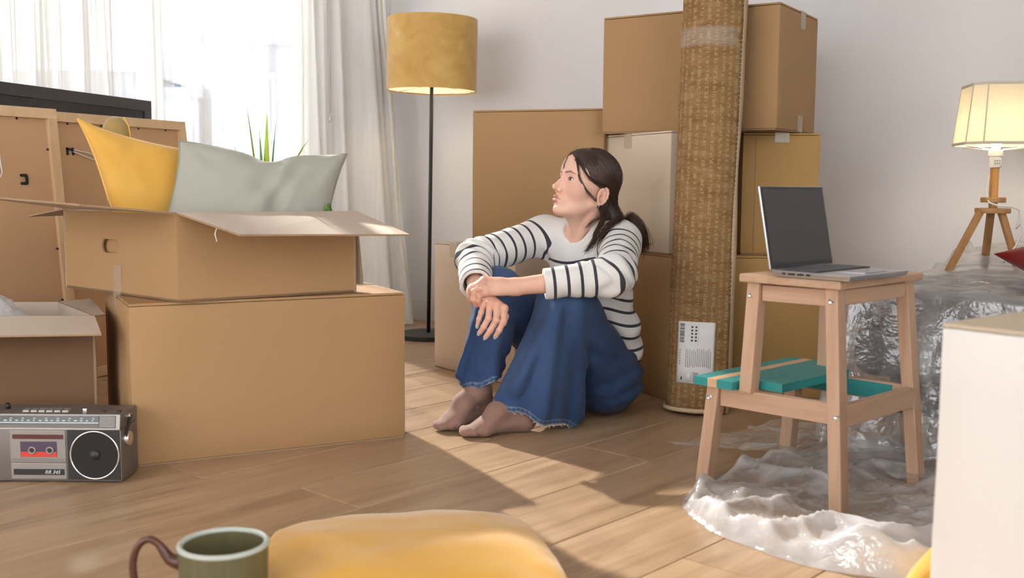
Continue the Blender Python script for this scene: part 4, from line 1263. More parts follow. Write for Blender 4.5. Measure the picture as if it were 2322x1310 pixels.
# ================================================================== LAPTOP
MAT['alu'] = plain('laptop_aluminium', (.56, .56, .58), .32, .85, var=.02)
MAT['lap_bezel'] = plain('laptop_bezel', (.025, .023, .025), .4)
MAT['lap_screen'] = plain('laptop_screen', (.045, .038, .038), .24, var=.02)
MAT['key'] = plain('laptop_keys', (.10, .10, .11), .5)
MAT['port'] = plain('port_black', (.01, .01, .012), .5)
lh = Vector((.560, 2.226, .4990)); lx = Vector((.722, .692, 0)).normalized(); ly = Vector((-lx.y, lx.x, 0))
la = empty('laptop', lh, math.atan2(lx.y, lx.x), 'open silver laptop with a dark screen on the step stool', 'laptop')
LWd, LDp = .262, .183
MB().hexa([(.004, -LDp + .006, 0), (LWd - .004, -LDp + .006, 0), (LWd - .004, 0, 0), (.004, 0, 0), (0, -LDp, .011), (LWd, -LDp, .011), (LWd, .002, .0145), (0, .002, .0145)], .0025).build('base', MAT['alu'], la, 'auto')
kb = MB().box((.016, -.098, .0128), (LWd - .016, -.014, .0147)).build('keyboard', MAT['lap_bezel'], la)
for r in range(5):
    for c in range(13):
        x0 = .0185 + c * .0175; y0 = -.030 - r * .0158
        MB().box((x0, y0, .0145), (x0 + .0150, y0 + .0132, .0157), .0006).build('keycap', MAT['key'], kb)
MB().box((.085, -.170, .0115), (.178, -.108, .0131), .0004).build('trackpad', MAT['alu'], la)
tilt = math.radians(11)
Ms = Matrix.Translation((0, .003, .0135)) @ Matrix.Rotation(-tilt, 4, 'X')
sc_ = MB().box((0, 0, 0), (LWd, .0055, .183), .002).build('lid', MAT['alu'], la, 'auto', Ms)
MB().box((.0015, -.0012, .002), (LWd - .0015, .0004, .1815), .0008).build('bezel', MAT['lap_bezel'], sc_, False, Ms)
MB().box((.006, -.0018, .012), (LWd - .006, -.001, .175)).build('screen', MAT['lap_screen'], sc_, False, Ms)
MB().tube([(.02, .003, .0135), (LWd - .02, .003, .0135)], .004, 10).build('hinge', MAT['lap_bezel'], la, True)
for y0, w in ((-.028, .006), (-.046, .014), (-.068, .014), (-.086, .009)):
    MB().box((-.0006, y0 - w / 2, .0055), (.0022, y0 + w / 2, .0095), .0006).build('port', MAT['port'], la)
for px_, py_ in ((.02, -.16), (.24, -.16), (.02, -.02), (.24, -.02)):
    MB().lathe([(0, -.001), (.006, -.001), (.006, .001), (0, .001)], 12, (px_, py_, 0)).build('rubber_foot', MAT['port'], la)

# ================================================================== UPHOLSTERED DAYBED UNDER PLASTIC
MAT['grey_fabric'] = fabric('sofa_grey', srgb(104, 98, 98), srgb(118, 112, 112), .9, 500, .2)
s1 = Vector((.77, -.638, 0)).normalized(); s2 = Vector((-s1.y, s1.x, 0))
sf0 = Vector((.885, 2.690, 0)); SW, SD, ST = 1.75, 1.02, .425
sf = empty('grey_daybed', sf0, math.atan2(s1.y, s1.x), 'grey upholstered daybed against the wall under a plastic sheet', 'daybed')
def rounded_block(lo, hi, bev, seg=4):
    lo = Vector(lo); hi = Vector(hi); bm = bmesh.new(); bmesh.ops.create_cube(bm, size=1.0)
    for v in bm.verts: v.co = Vector(((v.co[i] + .5) * (hi[i] - lo[i]) + lo[i]) for i in range(3))
    bmesh.ops.bevel(bm, geom=bm.edges[:], offset=bev, segments=seg, affect='EDGES', profile=.5); return MB().bm(bm)
rounded_block((.0, 0, .20), (SW, SD, .335), .045).build('base', MAT['grey_fabric'], sf, 'auto')
rounded_block((.0, -.005, .33), (SW, SD, ST), .028).build('seat_cushion', MAT['grey_fabric'], sf, 'auto')
MB().box((.08, .08, .10), (SW - .08, SD - .05, .20), .01).build('underframe', MAT['black_metal'], sf)
for x0, y0 in ((.12, .12), (SW - .12, .12), (.12, SD - .12), (SW - .12, SD - .12)):
    MB().tube([(x0, y0, 0), (x0, y0, .11)], [.016, .022], 14).build('leg', MAT['beech_z'], sf, True)
# plastic dust sheet draped over it
MAT['dust_sheet'] = plasticmat('dust_sheet', .06, .72, (.97, .965, .955), .18, 14, .13)
cv = empty('plastic_dust_sheet', sf0, math.atan2(s1.y, s1.x), 'clear plastic dust sheet draped over the grey daybed', 'plastic sheet')
def ridge(x, y, z): return 1 - abs(fbm(x, y, z, 2)) * 1.6
vv = []; milk = []; nx, ny = 190, 130
ex = .62
for j in range(ny + 1):
    b = -ex + (SD + ex) * j / ny
    for i in range(nx + 1):
        a = -ex + (SW + ex) * i / nx
        cxp, cyp = max(a, 0), max(b, 0)
        ox, oy = min(a, 0), min(b, 0); e = math.hypot(ox, oy)
        cr_ = ridge(a * 5, b * 5, 1.3) * .014 + ridge(a * 11, b * 11, 4) * .006
        if e <= 0:
            back = max(0, (b - .55) / .45)
            z = ST + .003 + max(0, cr_) * .8 + back * .07 * max(0, ridge(a * 4 + 7, b * 6, 2)) + .02 * back * max(0, ridge(a * 13, b * 13, 5))
            p = (a, b, z); milk.append(.30 + .30 * max(0, ridge(a * 7, b * 7, 9)) ** 2 + .35 * back)
        else:
            dx_, dy_ = ox / e, oy / e
            drop = min(e, ST - .012)
            run = max(0, e - drop)
            ang = math.atan2(dy_, dx_); along = (a if oy < 0 and ox == 0 else b if ox < 0 and oy == 0 else ang * .25)
            fold = math.sin(along * 31 + 1.5 * math.sin(drop * 7)) * .5 + math.sin(along * 57 + 2) * .3 + fbm(along * 6, drop * 4, 2) * .6
            out = .014 + drop * .10 + fold * .035 * min(1, drop / .25) + run * .9
            out = max(.010, out)
            p = (cxp + dx_ * out, cyp + dy_ * out, max(.004, ST + .004 - drop - .0 + (run > 0) * .014 * max(0, ridge(a * 9, b * 9, 3))))
            milk.append(.03 + .45 * max(0, fold) ** 2 + .2 * max(0, ridge(along * 9, drop * 5, 6)) ** 3)
        vv.append(p)
ff = [(j * (nx + 1) + i, j * (nx + 1) + i + 1, (j + 1) * (nx + 1) + i + 1, (j + 1) * (nx + 1) + i) for j in range(ny) for i in range(nx)]
vattr(pydata('film', vv, ff, MAT['dust_sheet'], cv, True), 'milk', milk)

# ================================================================== PLASTIC SHEET ON THE FLOOR
MAT['film'] = plasticmat('packing_film', .10, .72, (.98, .98, .985), .14, 20, .18)
outline = [(.398, 2.30), (.372, 2.18), (.385, 2.06), (.45, 1.945), (.53, 1.835), (.66, 1.775), (.86, 1.76), (1.05, 1.95), (1.16, 2.25), (1.20, 2.52), (1.16, 2.62), (1.00, 2.66), (.90, 2.68), (.76, 2.62), (.62, 2.545), (.50, 2.42)]
pc = Vector((.76, 2.22, 0))
def out_r(a):
    best = 0
    d = Vector((math.cos(a), math.sin(a), 0))
    n = len(outline)
    for k in range(n):
        p = Vector((*outline[k], 0)) - pc; q2 = Vector((*outline[(k + 1) % n], 0)) - pc; e = q2 - p
        den = d.x * e.y - d.y * e.x
        if abs(den) < 1e-9: continue
        t_ = (p.x * e.y - p.y * e.x) / den; u_ = (p.x * d.y - p.y * d.x) / den
        if t_ > 0 and -1e-6 <= u_ <= 1 + 1e-6: best = max(best, t_)
    return best
fs = empty('plastic_film', pc, 0, 'crumpled clear plastic film spread on the floor under the step stool', 'plastic sheet')
nA, nR = 220, 64
rad = [out_r(2 * PI * k / nA) for k in range(nA)]
rad = [sum(rad[(k + d) % nA] for d in range(-4, 5)) / 9 for k in range(nA)]
feet = [SN + S1v * x + Vector((-S1v.y, S1v.x, 0)) * y for x in (0, W_) for y in (0, .345)]
vv = [(0, 0, .01)]; milk = [.2]
for j in range(1, nR + 1):
    f = j / nR
    for k in range(nA):
        a = 2 * PI * k / nA; r = rad[k] * f * (1 + .025 * fbm(math.cos(a) * 3, math.sin(a) * 3, 7) * f)
        x, y = math.cos(a) * r, math.sin(a) * r
        wx, wy = pc.x + x, pc.y + y
        big = max(0, ridge(wx * 3.4, wy * 4.6, 2.2)); sm_ = max(0, ridge(wx * 11, wy * 11, 5.1)); mid = max(0, ridge(wx * 7 + 3, wy * 7, 8.0))
        front = max(0, min(1, (2.15 - wy) / .3))
        h = .004 + .034 * big ** 2 + .007 * sm_ ** 5 + .012 * mid ** 5
        h += front * .030 * big * math.exp(-((wx - .66) / .16) ** 2)
        roll = math.exp(-((f - .93) / .05) ** 2) * (.012 + .010 * fbm(math.cos(a) * 5, math.sin(a) * 5, 3))
        h = (h * min(1, (1 - f) / .10 + .15) + max(0, roll))
        if f > .96: h *= max(.1, (1 - f) / .04)
        for q_ in feet:
            d = math.hypot(wx - q_.x, wy - q_.y)
            if d < .07: h *= .1 + .9 * (d / .07) ** 2 if d > .025 else .08
        vv.append((x, y, max(.0015, h)))
        st_ = max(0, ridge(wx * 5 + 2, wy * 14, 3.3)) ** 3
        milk.append(min(1, .06 + .38 * st_ + .30 * big ** 3 + .55 * math.exp(-((f - .94) / .045) ** 2) + .75 * math.exp(-((wx - .72) / .17) ** 2 - ((wy - 1.88) / .15) ** 2)))
ff = [(0, 1 + k, 1 + (k + 1) % nA) for k in range(nA)]
tri = ff; quads = [(1 + (j - 1) * nA + k, 1 + j * nA + k, 1 + j * nA + (k + 1) % nA, 1 + (j - 1) * nA + (k + 1) % nA) for j in range(1, nR) for k in range(nA)]
vattr(pydata('film_sheet', vv, tri + quads, MAT['film'], fs, True), 'milk', milk)

# ================================================================== TRIPOD TABLE LAMP
MAT['oak_leg'] = wood_mat('lamp_oak', srgb(176, 126, 74), srgb(206, 156, 100), 2, 40, .45)
MAT['oak_stem'] = wood_mat('lamp_stem', srgb(204, 146, 76), srgb(226, 172, 104), 2, 40, .45)
def shademat():
    t = NT('cream_lampshade'); v = t.coords(); n = t.noise(v, 400, 1)
    c = t.mix(n, (.86, .80, .68), (.92, .87, .76))
    d = t.n('BsdfDiffuse'); t.l(c, d.inputs[0]); tl = t.n('BsdfTranslucent'); t.l(c, tl.inputs[0])
    mx = t.n('MixShader'); mx.inputs[0].default_value = .55; t.l(d, mx.inputs[1]); t.l(tl, mx.inputs[2]); return t.done(mx)
MAT['cream_shade'] = shademat()
MAT['shade_trim'] = plain('shade_trim', (.70, .63, .50), .8)
MAT['white_plastic'] = plain('white_plastic', (.82, .80, .76), .4)
tlz = .436
tl = empty('table_lamp', (1.462, 3.165, tlz), 0, 'tripod table lamp with a cream shade, lit, on the covered daybed', 'lamp')
for ax, ay in ((-.140, -.03), (.062, -.06), (.035, .115)):
    MB().beam((ax, ay, .002), (ax * .30, ay * .30, .183), .017, .022, (0, 1, 0), .002).build('leg', MAT['oak_leg'], tl)
MB().lathe([(0, .180), (.050, .180), (.051, .182), (.051, .193), (.050, .195), (0, .195)], 36).build('lower_disc', MAT['oak_leg'], tl, 'auto')
MB().lathe([(0, .212), (.034, .212), (.036, .214), (.036, .226), (.034, .228), (0, .228)], 36).build('upper_disc', MAT['oak_leg'], tl, 'auto')
MB().box((-.010, -.010, .195), (.010, .010, .318), .002).build('stem', MAT['oak_stem'], tl)
so = MB().lathe([(0, .318), (.017, .318), (.0175, .350), (.021, .352), (.021, .367), (.019, .370), (0, .370)], 28).build('socket', MAT['white_plastic'], tl, 'auto')
MB().box((-.012, -.0185, .324), (.010, -.0165, .346)).build('rating_label', MAT['paper'], so)
for k in range(6): MB().box((-.011 + (k % 3) * .007, -.0192, .327 + (k // 3) * .008), (-.0065 + (k % 3) * .007, -.0184, .332 + (k // 3) * .008)).build('rating_mark', MAT['ink_grey'], so)
# cut-corner shade of eight panels
def oct_(h, c): return [(h - c, -h), (h, -h + c), (h, h - c), (h - c, h), (-h + c, h), (-h, h - c), (-h, -h + c), (-h + c, -h)]
Rz = Matrix.Rotation(math.radians(-10), 4, 'Z'); shc = Vector((.016, 0, 0))
zb, zt = .384, .566
Bo = [Rz @ Vector((*p, zb)) + shc for p in oct_(.122, .040)]; To = [Rz @ Vector((*p, zt)) + shc for p in oct_(.104, .033)]
for k in range(8):
    k2 = (k + 1) % 8
    P = [Bo[k], Bo[k2], To[k2], To[k]]
    slab('shade_panel', P, -.0012, MAT['cream_shade'], tl).data.materials[2] = MAT['cream_shade']
    MB().beam(Bo[k] * 1.0, To[k] * 1.0, .0032, .0022, (0, 0, 1)).build('shade_seam', MAT['shade_trim'], tl)
    for Q, zz in ((Bo, .004), (To, -.004)):
        MB().beam(Q[k] + Vector((0, 0, zz)), Q[k2] + Vector((0, 0, zz)), .0032, .008, (0, 0, 1)).build('shade_trim', MAT['shade_trim'], tl)
for k in (0, 2, 4, 6): MB().tube([Bo[k] * .98 + Vector((0, 0, .004)), Vector((0, 0, .371)) + (Bo[k] - Vector((0, 0, Bo[k].z))) * .16], .0018, 6).build('shade_wire', MAT['white_plastic'], tl, True)
MB().lathe([(0, .370), (.012, .372), (.014, .385), (.026, .41), (.030, .432), (.024, .455), (.010, .466), (0, .467)], 20).build('bulb', bulbmat('bulb_table', (1, .82, .55), 16), tl, True)
bulb_light(tl, (0, 0, .43), 12.0, (1, .78, .48), .03)
MB().tube([(-.008, .012, .30), (-.022, .0, .24), (-.026, -.03, .212), (-.008, -.052, .203), (.03, -.056, .200), (.056, -.05, .190), (.058, -.05, .16), (.048, -.055, .135), (.060, -.058, .15), (.064, -.062, .125), (.045, -.066, .085), (.02, -.07, .05), (.004, -.072, .040), (.012, -.07, .036)], .0028, 8).build('power_cord', MAT['white_plastic'], tl, True)

# ================================================================== CUSHIONS AND MUG
MAT['red_velvet'] = fabric('red_velvet', srgb(122, 12, 16), srgb(146, 20, 22), .7, 700, .15, .05, 8)
cushion('red_cushion', 'dark red velvet cushion at the right edge on the covered daybed', Matrix.Translation((1.50, 2.66, .487)) @ Matrix.Rotation(math.radians(-8), 4, 'Z') @ Matrix.Rotation(.12, 4, 'Y') @ Matrix.Rotation(PI / 2, 4, 'X'), .36, .36, .12, MAT['red_velvet'], 7, .006, .08, ear=.07)
def round_corner(u_, v_, s, p):
    k = 1 - .11 * (u_ * v_) ** 2
    p.x *= k; p.z *= k
    return p
cushion('floor_cushion', 'mustard floor cushion in the foreground beside the mug', Matrix.Translation((-.165, 1.675, .056)) @ Matrix.Rotation(math.radians(13), 4, 'Z') @ Matrix.Rotation(PI / 2, 4, 'X'), .50, .47, .112, MAT['mustard_plain'], 11, .007, .03, round_corner)
cushion('floor_cushion', 'mustard cushion leaning on the white box at the bottom right', lean_matrix((.748, 1.678, .052), (.785, .62), -.10, -.34), .34, .13, .085, MAT['mustard_plain'], 14, .006, .05)
def glaze():
    t = NT('green_stoneware'); v = t.coords((1, 1, .1)); n = t.noise(v, 120, 3)
    tc = t.n('TexCoord'); sp = t.n('SeparateXYZ'); t.l(tc.outputs['Object'], sp.inputs[0])
    c = t.mix(n, srgb(84, 78, 54), srgb(108, 100, 68))
    return t.done(t.principled(c, .3))
MAT['stoneware'] = glaze(); MAT['rim'] = plain('pale_rim_glaze', srgb(176, 180, 168), .3); MAT['brown_glaze'] = plain('brown_glaze', srgb(84, 48, 30), .3, var=.2, scale=40)
mg = empty('stoneware_mug', (-.434, 1.522, 0), 0, 'green stoneware mug with a brown handle in the foreground', 'mug')
MB().lathe([(0, 0), (.052, 0), (.056, .003), (.0655, .10), (.067, .146), (.061, .146), (.0595, .10), (.05, .010), (0, .008)], 48).build('body', MAT['stoneware'], mg, 'auto')
MB().lathe([(.064 + .0047 * math.cos(a), .148 + .0042 * math.sin(a)) for a in [k * PI / 5 for k in range(10)]], 56, (0, 0, 0), True).build('rim', MAT['rim'], mg, True)
MB().lathe([(0, .012), (.045, .012), (.052, .05), (.0525, .05), (.046, .010), (0, .010)], 40).build('glaze_pool', MAT['brown_glaze'], mg, True)
def smooth_path(C, n):
    C = [Vector(c) for c in C]; C = [C[0] * 2 - C[1]] + C + [C[-1] * 2 - C[-2]]; out = []
    for k in range(n):
        t_ = k / (n - 1) * (len(C) - 3 - 1e-6); i = int(t_); u_ = t_ - i; p0, p1, p2, p3 = C[i:i + 4]
        out.append(.5 * ((2 * p1) + (p2 - p0) * u_ + (2 * p0 - 5 * p1 + 4 * p2 - p3) * u_ * u_ + (3 * p1 - p0 - 3 * p2 + p3) * u_ ** 3))
    return out
MB().tube(smooth_path([(-.064, 0, .118), (-.082, 0, .124), (-.098, 0, .146), (-.114, 0, .154), (-.130, 0, .142), (-.138, 0, .115), (-.134, 0, .08), (-.118, 0, .05), (-.09, 0, .032), (-.060, 0, .030)], 40),
          [.0125 - .0068 * min(1, k / 9) if k < 28 else .0057 + .0045 * (k - 28) / 11 for k in range(40)], 14).build('handle', MAT['brown_glaze'], mg, True)
# ================================================================== THE SEATED WOMAN (signed distance modelling)
class Field:
    def __init__(s, lo, hi, h):
        s.lo = np.array(lo, float); s.h = h
        n = np.ceil((np.array(hi) - s.lo) / h).astype(int) + 1
        s.ax = [s.lo[i] + np.arange(n[i]) * h for i in range(3)]
        s.f = np.full(n, .08, dtype=np.float32)
    def op(s, prim, k=0.0, mode='U'):
        fn, lo, hi = prim
        m = k + 3 * s.h
        sl = []
        for i in range(3):
            a = int(max(0, np.floor((lo[i] - m - s.lo[i]) / s.h))); b = int(min(len(s.ax[i]), np.ceil((hi[i] + m - s.lo[i]) / s.h) + 1))
            if b <= a: return s
            sl.append(slice(a, b))
        sl = tuple(sl)
        X = s.ax[0][sl[0]][:, None, None].astype(np.float32); Y = s.ax[1][sl[1]][None, :, None].astype(np.float32); Z = s.ax[2][sl[2]][None, None, :].astype(np.float32)
        d = fn(X, Y, Z).astype(np.float32); a = s.f[sl]
        s.f[sl] = comb(a, d, k, mode)
        return s
    def apply(s, fn):
        X = s.ax[0][:, None, None].astype(np.float32); Y = s.ax[1][None, :, None].astype(np.float32); Z = s.ax[2][None, None, :].astype(np.float32)
        s.f = fn(s.f, X, Y, Z).astype(np.float32); return s
    def mesh(s):
        f = s.f; S = f < 0
        nx, ny, nz = f.shape
        tot = np.zeros((nx - 1, ny - 1, nz - 1), np.int8)
        off = [(i, j, k) for i in (0, 1) for j in (0, 1) for k in (0, 1)]
        for (i, j, k) in off: tot += S[i:nx - 1 + i, j:ny - 1 + j, k:nz - 1 + k]
        act = (tot > 0) & (tot < 8)
        I = np.argwhere(act)
        idx = np.full(act.shape, -1, np.int32); idx[act] = np.arange(len(I))
        val = np.stack([f[I[:, 0] + i, I[:, 1] + j, I[:, 2] + k] for (i, j, k) in off], 1)
        P = np.zeros((len(I), 3)); C = np.zeros(len(I))
        o = np.array(off, float)
        for a in range(8):
            for b in range(a + 1, 8):
                if abs(o[a] - o[b]).sum() != 1: continue
                cr = (val[:, a] < 0) != (val[:, b] < 0)
                t = val[:, a] / (val[:, a] - val[:, b] + 1e-12)
                P += np.where(cr[:, None], o[a] + (o[b] - o[a]) * t[:, None], 0); C += cr
        P = (P / np.maximum(C, 1)[:, None] + I) * s.h + s.lo
        F_ = []
        for ax in range(3):
            b, c = (ax + 1) % 3, (ax + 2) % 3
            s0 = [slice(None)] * 3; s1 = [slice(None)] * 3
            s0[ax] = slice(0, -1); s1[ax] = slice(1, None)
            d = S[tuple(s0)] != S[tuple(s1)]
            E_ = np.argwhere(d)
            ok = (E_[:, b] > 0) & (E_[:, c] > 0) & (E_[:, b] < f.shape[b] - 1) & (E_[:, c] < f.shape[c] - 1)
            E_ = E_[ok]
            inside = S[E_[:, 0], E_[:, 1], E_[:, 2]]
            def cell(db, dc):
                q_ = E_.copy(); q_[:, b] -= db; q_[:, c] -= dc; return idx[q_[:, 0], q_[:, 1], q_[:, 2]]
            q_ = np.stack([cell(1, 1), cell(0, 1), cell(0, 0), cell(1, 0)], 1)
            q_[~inside] = q_[~inside][:, ::-1]
            F_.append(q_)
        F_ = np.concatenate(F_); F_ = F_[(F_ >= 0).all(1)]
        return P, F_
def comb(a, d, k, mode):
    if mode == 'U':
        if k <= 0: return np.minimum(a, d)
        h = np.clip(.5 + .5 * (a - d) / k, 0, 1); return a * (1 - h) + d * h - k * h * (1 - h)
    if mode == 'S':
        if k <= 0: return np.maximum(a, -d)
        h = np.clip(.5 - .5 * (a + d) / k, 0, 1); return a * (1 - h) - d * h + k * h * (1 - h)
    h = np.clip(.5 - .5 * (a - d) / max(k, 1e-6), 0, 1)
    return np.maximum(a, d) if k <= 0 else a * (1 - h) + d * h + k * h * (1 - h)
def sph(c, r):
    c = np.array(c, float)
    return (lambda X, Y, Z: np.sqrt((X - c[0]) ** 2 + (Y - c[1]) ** 2 + (Z - c[2]) ** 2) - r, c - r, c + r)
def ell(c, r, R=None):
    c = np.array(c, float); r = np.array(r, float); m = r.max()
    def fn(X, Y, Z):
        q_ = [X - c[0], Y - c[1], Z - c[2]]
        if R is not None: q_ = [q_[0] * R[0][i] + q_[1] * R[1][i] + q_[2] * R[2][i] for i in range(3)]
        k0 = np.sqrt(sum((q_[i] / r[i]) ** 2 for i in range(3))); k1 = np.sqrt(sum((q_[i] / r[i] ** 2) ** 2 for i in range(3))) + 1e-9
        return k0 * (k0 - 1) / k1
    return (fn, c - (m if R is not None else r), c + (m if R is not None else r))
def cap(a, b, r1, r2=None):
    a = np.array(a, float); b = np.array(b, float); r2 = r1 if r2 is None else r2; ba = b - a; L2 = (ba ** 2).sum() + 1e-12
    def fn(X, Y, Z):
        h = np.clip(((X - a[0]) * ba[0] + (Y - a[1]) * ba[1] + (Z - a[2]) * ba[2]) / L2, 0, 1)
        return np.sqrt((X - a[0] - ba[0] * h) ** 2 + (Y - a[1] - ba[1] * h) ** 2 + (Z - a[2] - ba[2] * h) ** 2) - (r1 + (r2 - r1) * h)
    m = max(r1, r2); return (fn, np.minimum(a, b) - m, np.maximum(a, b) + m)
def ecap(a, b, w1, d1, w2, d2, wdir):
    """capsule with an elliptic section: half-widths w along wdir, d across"""
    a = np.array(a, float); b = np.array(b, float); ba = b - a; L = np.sqrt((ba ** 2).sum()); t_ = ba / L
    w = np.array(wdir, float); w = w - t_ * (w @ t_); w /= np.sqrt((w ** 2).sum()); n = np.cross(t_, w)
    def fn(X, Y, Z):
        q_ = (X - a[0], Y - a[1], Z - a[2])
        al = q_[0] * t_[0] + q_[1] * t_[1] + q_[2] * t_[2]
        h = np.clip(al / L, 0, 1); ww = w1 + (w2 - w1) * h; dd = d1 + (d2 - d1) * h
        e = al - h * L
        x = q_[0] * w[0] + q_[1] * w[1] + q_[2] * w[2]; y = q_[0] * n[0] + q_[1] * n[1] + q_[2] * n[2]
        m = np.minimum(ww, dd)
        k = np.sqrt((x / ww) ** 2 + (y / dd) ** 2 + (e / m) ** 2); k1 = np.sqrt((x / ww ** 2) ** 2 + (y / dd ** 2) ** 2 + (e / m ** 2) ** 2) + 1e-9
        return k * (k - 1) / k1
    m = max(w1, d1, w2, d2); return (fn, np.minimum(a, b) - m, np.maximum(a, b) + m)
def chain(fl, pts, rs, k=.004, mode='U'):
    for i in range(len(pts) - 1): fl.op(cap(pts[i], pts[i + 1], rs[i], rs[i + 1]), k if i else k, mode)
def wav(X, Y, Z, seed, freq, n=5):
    rs = np.random.RandomState(seed); o = 0
    for i in range(n):
        d = rs.normal(size=3); d /= np.linalg.norm(d); o = o + np.sin((X * d[0] + Y * d[1] + Z * d[2]) * freq * (1 + .5 * rs.rand()) + rs.rand() * 6.28)
    return o / n

# ---- joints (metres, room coordinates)
LSh, RSh = np.array((.326, 3.10, .524)), np.array((.098, 3.285, .532))
LEl, REl = np.array((.285, 2.865, .442)), np.array((-.112, 3.115, .470))
LWr, RWr = np.array((.010, 2.846, .412)), np.array((-.100, 2.888, .392))
NeckB = np.array((.242, 3.205, .545))
Pel = np.array((.272, 3.19, .115))
LHip, RHip = np.array((.280, 3.12, .112)), np.array((.195, 3.245, .115))
LKn, RKn = np.array((.158, 2.965, .360)), np.array((-.040, 3.045, .378))
wsh = (LSh - RSh) / np.linalg.norm(LSh - RSh)
fch = np.array((-.62, -.785, 0))
# head frame
_phi, _pit = math.radians(27), math.radians(15.5)
_f = np.array((-math.cos(_phi), -math.sin(_phi), 0)); _r = np.array((_f[1], -_f[0], 0)); _z = np.array((0, 0, 1.0))
HR = np.stack([_r, _f * math.cos(_pit) + _z * math.sin(_pit), _z * math.cos(_pit) - _f * math.sin(_pit)], 1)
HO = np.array((.221, 3.129, .690))
HS = np.array((1, 1, .97))
def h2w(p): return (np.asarray(p) * HS) @ HR.T + HO
def w2h(p): return ((np.asarray(p) - HO) @ HR) / HS

def skinmat():
    t = NT('skin'); c = t.attr('Col', 'Color'); v = t.coords()
    n = t.noise(v, 40, 3); c2 = t.mix(t.math('MULTIPLY', n, .18), c, (.62, .26, .18))
    return t.done(t.principled(c2, .48, 0, t.bump(t.noise(v, 900, 2), .10, .0004), Subsurface_Weight=.12, Subsurface_Radius=(.012, .005, .003), Subsurface_Scale=.6, Specular_IOR_Level=.4))
MAT['skin'] = skinmat()
SKIN = np.array(srgb(234, 190, 166))

# ---- head and neck
hf = Field((-.10, -.13, -.235), (.10, .125, .13), .0014)
hf.op(ell((0, -.014, .034), (.0715, .091, .080)))
hf.op(ell((0, .030, -.030), (.0565, .051, .080)), .03)
hf.op(ell((0, .030, .045), (.060, .052, .052)), .03)
nb = w2h(NeckB)
hf.op(cap((0, -.026, -.05), nb, .047, .050), .03)
hf.op(cap((0, .018, -.085), w2h(NeckB + np.array((-.045, -.05, -.02))), .022, .020), .035)
for s in (-1, 1):
    hf.op(cap((s * .047, -.004, -.058), (s * .013, .064, -.096), .013, .013), .022)
    hf.op(sph((s * .039, .049, -.030), .021), .025)
    hf.op(cap((s * .050, -.03, -.045), w2h(NeckB + np.array((-.055, -.06, -.03)) - s * wsh * .01), .014, .009), .02)
hf.op(sph((0, .0760, -.0965), .0130), .016)
for s in (-1, 1): hf.op(cap((s * .012, .0800, .0195), (s * .043, .0655, .0215), .0055, .005), .012)
hf.op(ell((0, .0755, -.0660), (.025, .0175, .020)), .014)
for s in (-1, 1): hf.op(ell((s * .0315, .0865, .0005), (.0180, .0135, .0115)), .011, 'S')
hf.op(cap((0, .0785, .012), (0, .1005, -.029), .0044, .0070), .010)
for s in (-1, 1): hf.op(cap((s * .0040, .082, -.012), (s * .0075, .0880, -.036), .0050, .0058), .009)
hf.op(sph((0, .1035, -.0340), .0076), .007)
for s in (-1, 1):
    hf.op(sph((s * .0098, .0905, -.0395), .0056), .008)
    hf.op(sph((s * .0055, .0955, -.0455), .0026), .002, 'S')
    hf.op(sph((s * .0308, .0655, -.0005), .0146), .005)
    hf.op(ell((s * .0322, .0805, -.0012), (.0148, .0098, .0046)), .0012, 'S')
lipU = [cap((s * .003, .0935, -.0598), (s * .0190, .0800, -.0655), .0050, .0022) for s in (-1, 1)]
lipL = [cap((s * .006, .0905, -.0715), (s * .0180, .0805, -.0670), .0056, .0020) for s in (-1, 1)] + [cap((-.006, .0905, -.0715), (.006, .0905, -.0715), .0054)]
for p in lipU + lipL: hf.op(p, .004)
for s in (-1, 1): hf.op(cap((0, .0982, -.0652), (s * .0215, .0850, -.0664), .0013, .0008), .0012, 'S')
hf.op(ell((0, .0915, -.0835), (.012, .006, .005)), .008, 'S')
hf.op(cap((0, .0985, -.049), (0, .0980, -.055), .0016, .0016), .003, 'S')
for s in (-1, 1):    # ears
    ec = np.array((s * .0715, -.019, -.027))
    hf.op(ell(ec, (.0062, .0160, .0265)), .006)
    for i in range(9):
        a0, a1 = [2.5 - j * .55 for j in (i, i + 1)]
        def ep(a): return ec + np.array((s * (.0055 + .002 * math.sin(a)), .0155 * math.cos(a + PI / 2 + .3) * -1, .0265 * math.sin(a)))
        def ep2(a): return ec + np.array((s * .0062, -.0157 * math.cos(a - .25), .0262 * math.sin(a)))
        if i < 8: hf.op(cap(ep2(a0 - .9), ep2(a1 - .9), .0034, .0034), .002)
    hf.op(ell(ec + np.array((s * .0078, .003, .004)), (.0046, .0085, .0165)), .003, 'S')
    hf.op(cap(ec + np.array((s * .0045, -.006, .010)), ec + np.array((s * .0050, -.007, -.010)), .0032, .0036), .003)
    hf.op(ell(ec + np.array((s * .0070, .004, -.005)), (.0050, .0062, .0085)), .002, 'S')
    hf.op(sph(ec + np.array((-s * .001, .008, -.026)), .0062), .005)
    hf.op(sph(ec + np.array((s * .004, .0125, -.003)), .0042), .003)
HV, HF_ = hf.mesh()
def segd(P, a, b):
    a = np.array(a); b = np.array(b); ba = b - a; h = np.clip(((P - a) @ ba) / (ba @ ba), 0, 1); return np.linalg.norm(P - a - h[:, None] * ba, axis=1), h
def pd(prim, P): return prim[0](P[:, 0], P[:, 1], P[:, 2])
col = np.tile(SKIN, (len(HV), 1))
def paint(mask, c, w=1.0):
    m = (np.clip(mask, 0, 1) * w)[:, None]; col[:] = col * (1 - m) + np.array(c) * m
bl = np.zeros(len(HV))
for s in (-1, 1): bl = np.maximum(bl, np.exp(-(np.linalg.norm(HV - np.array((s * .045, .058, -.032)), axis=1) / .020) ** 2))
paint(bl, srgb(214, 138, 118), .45)
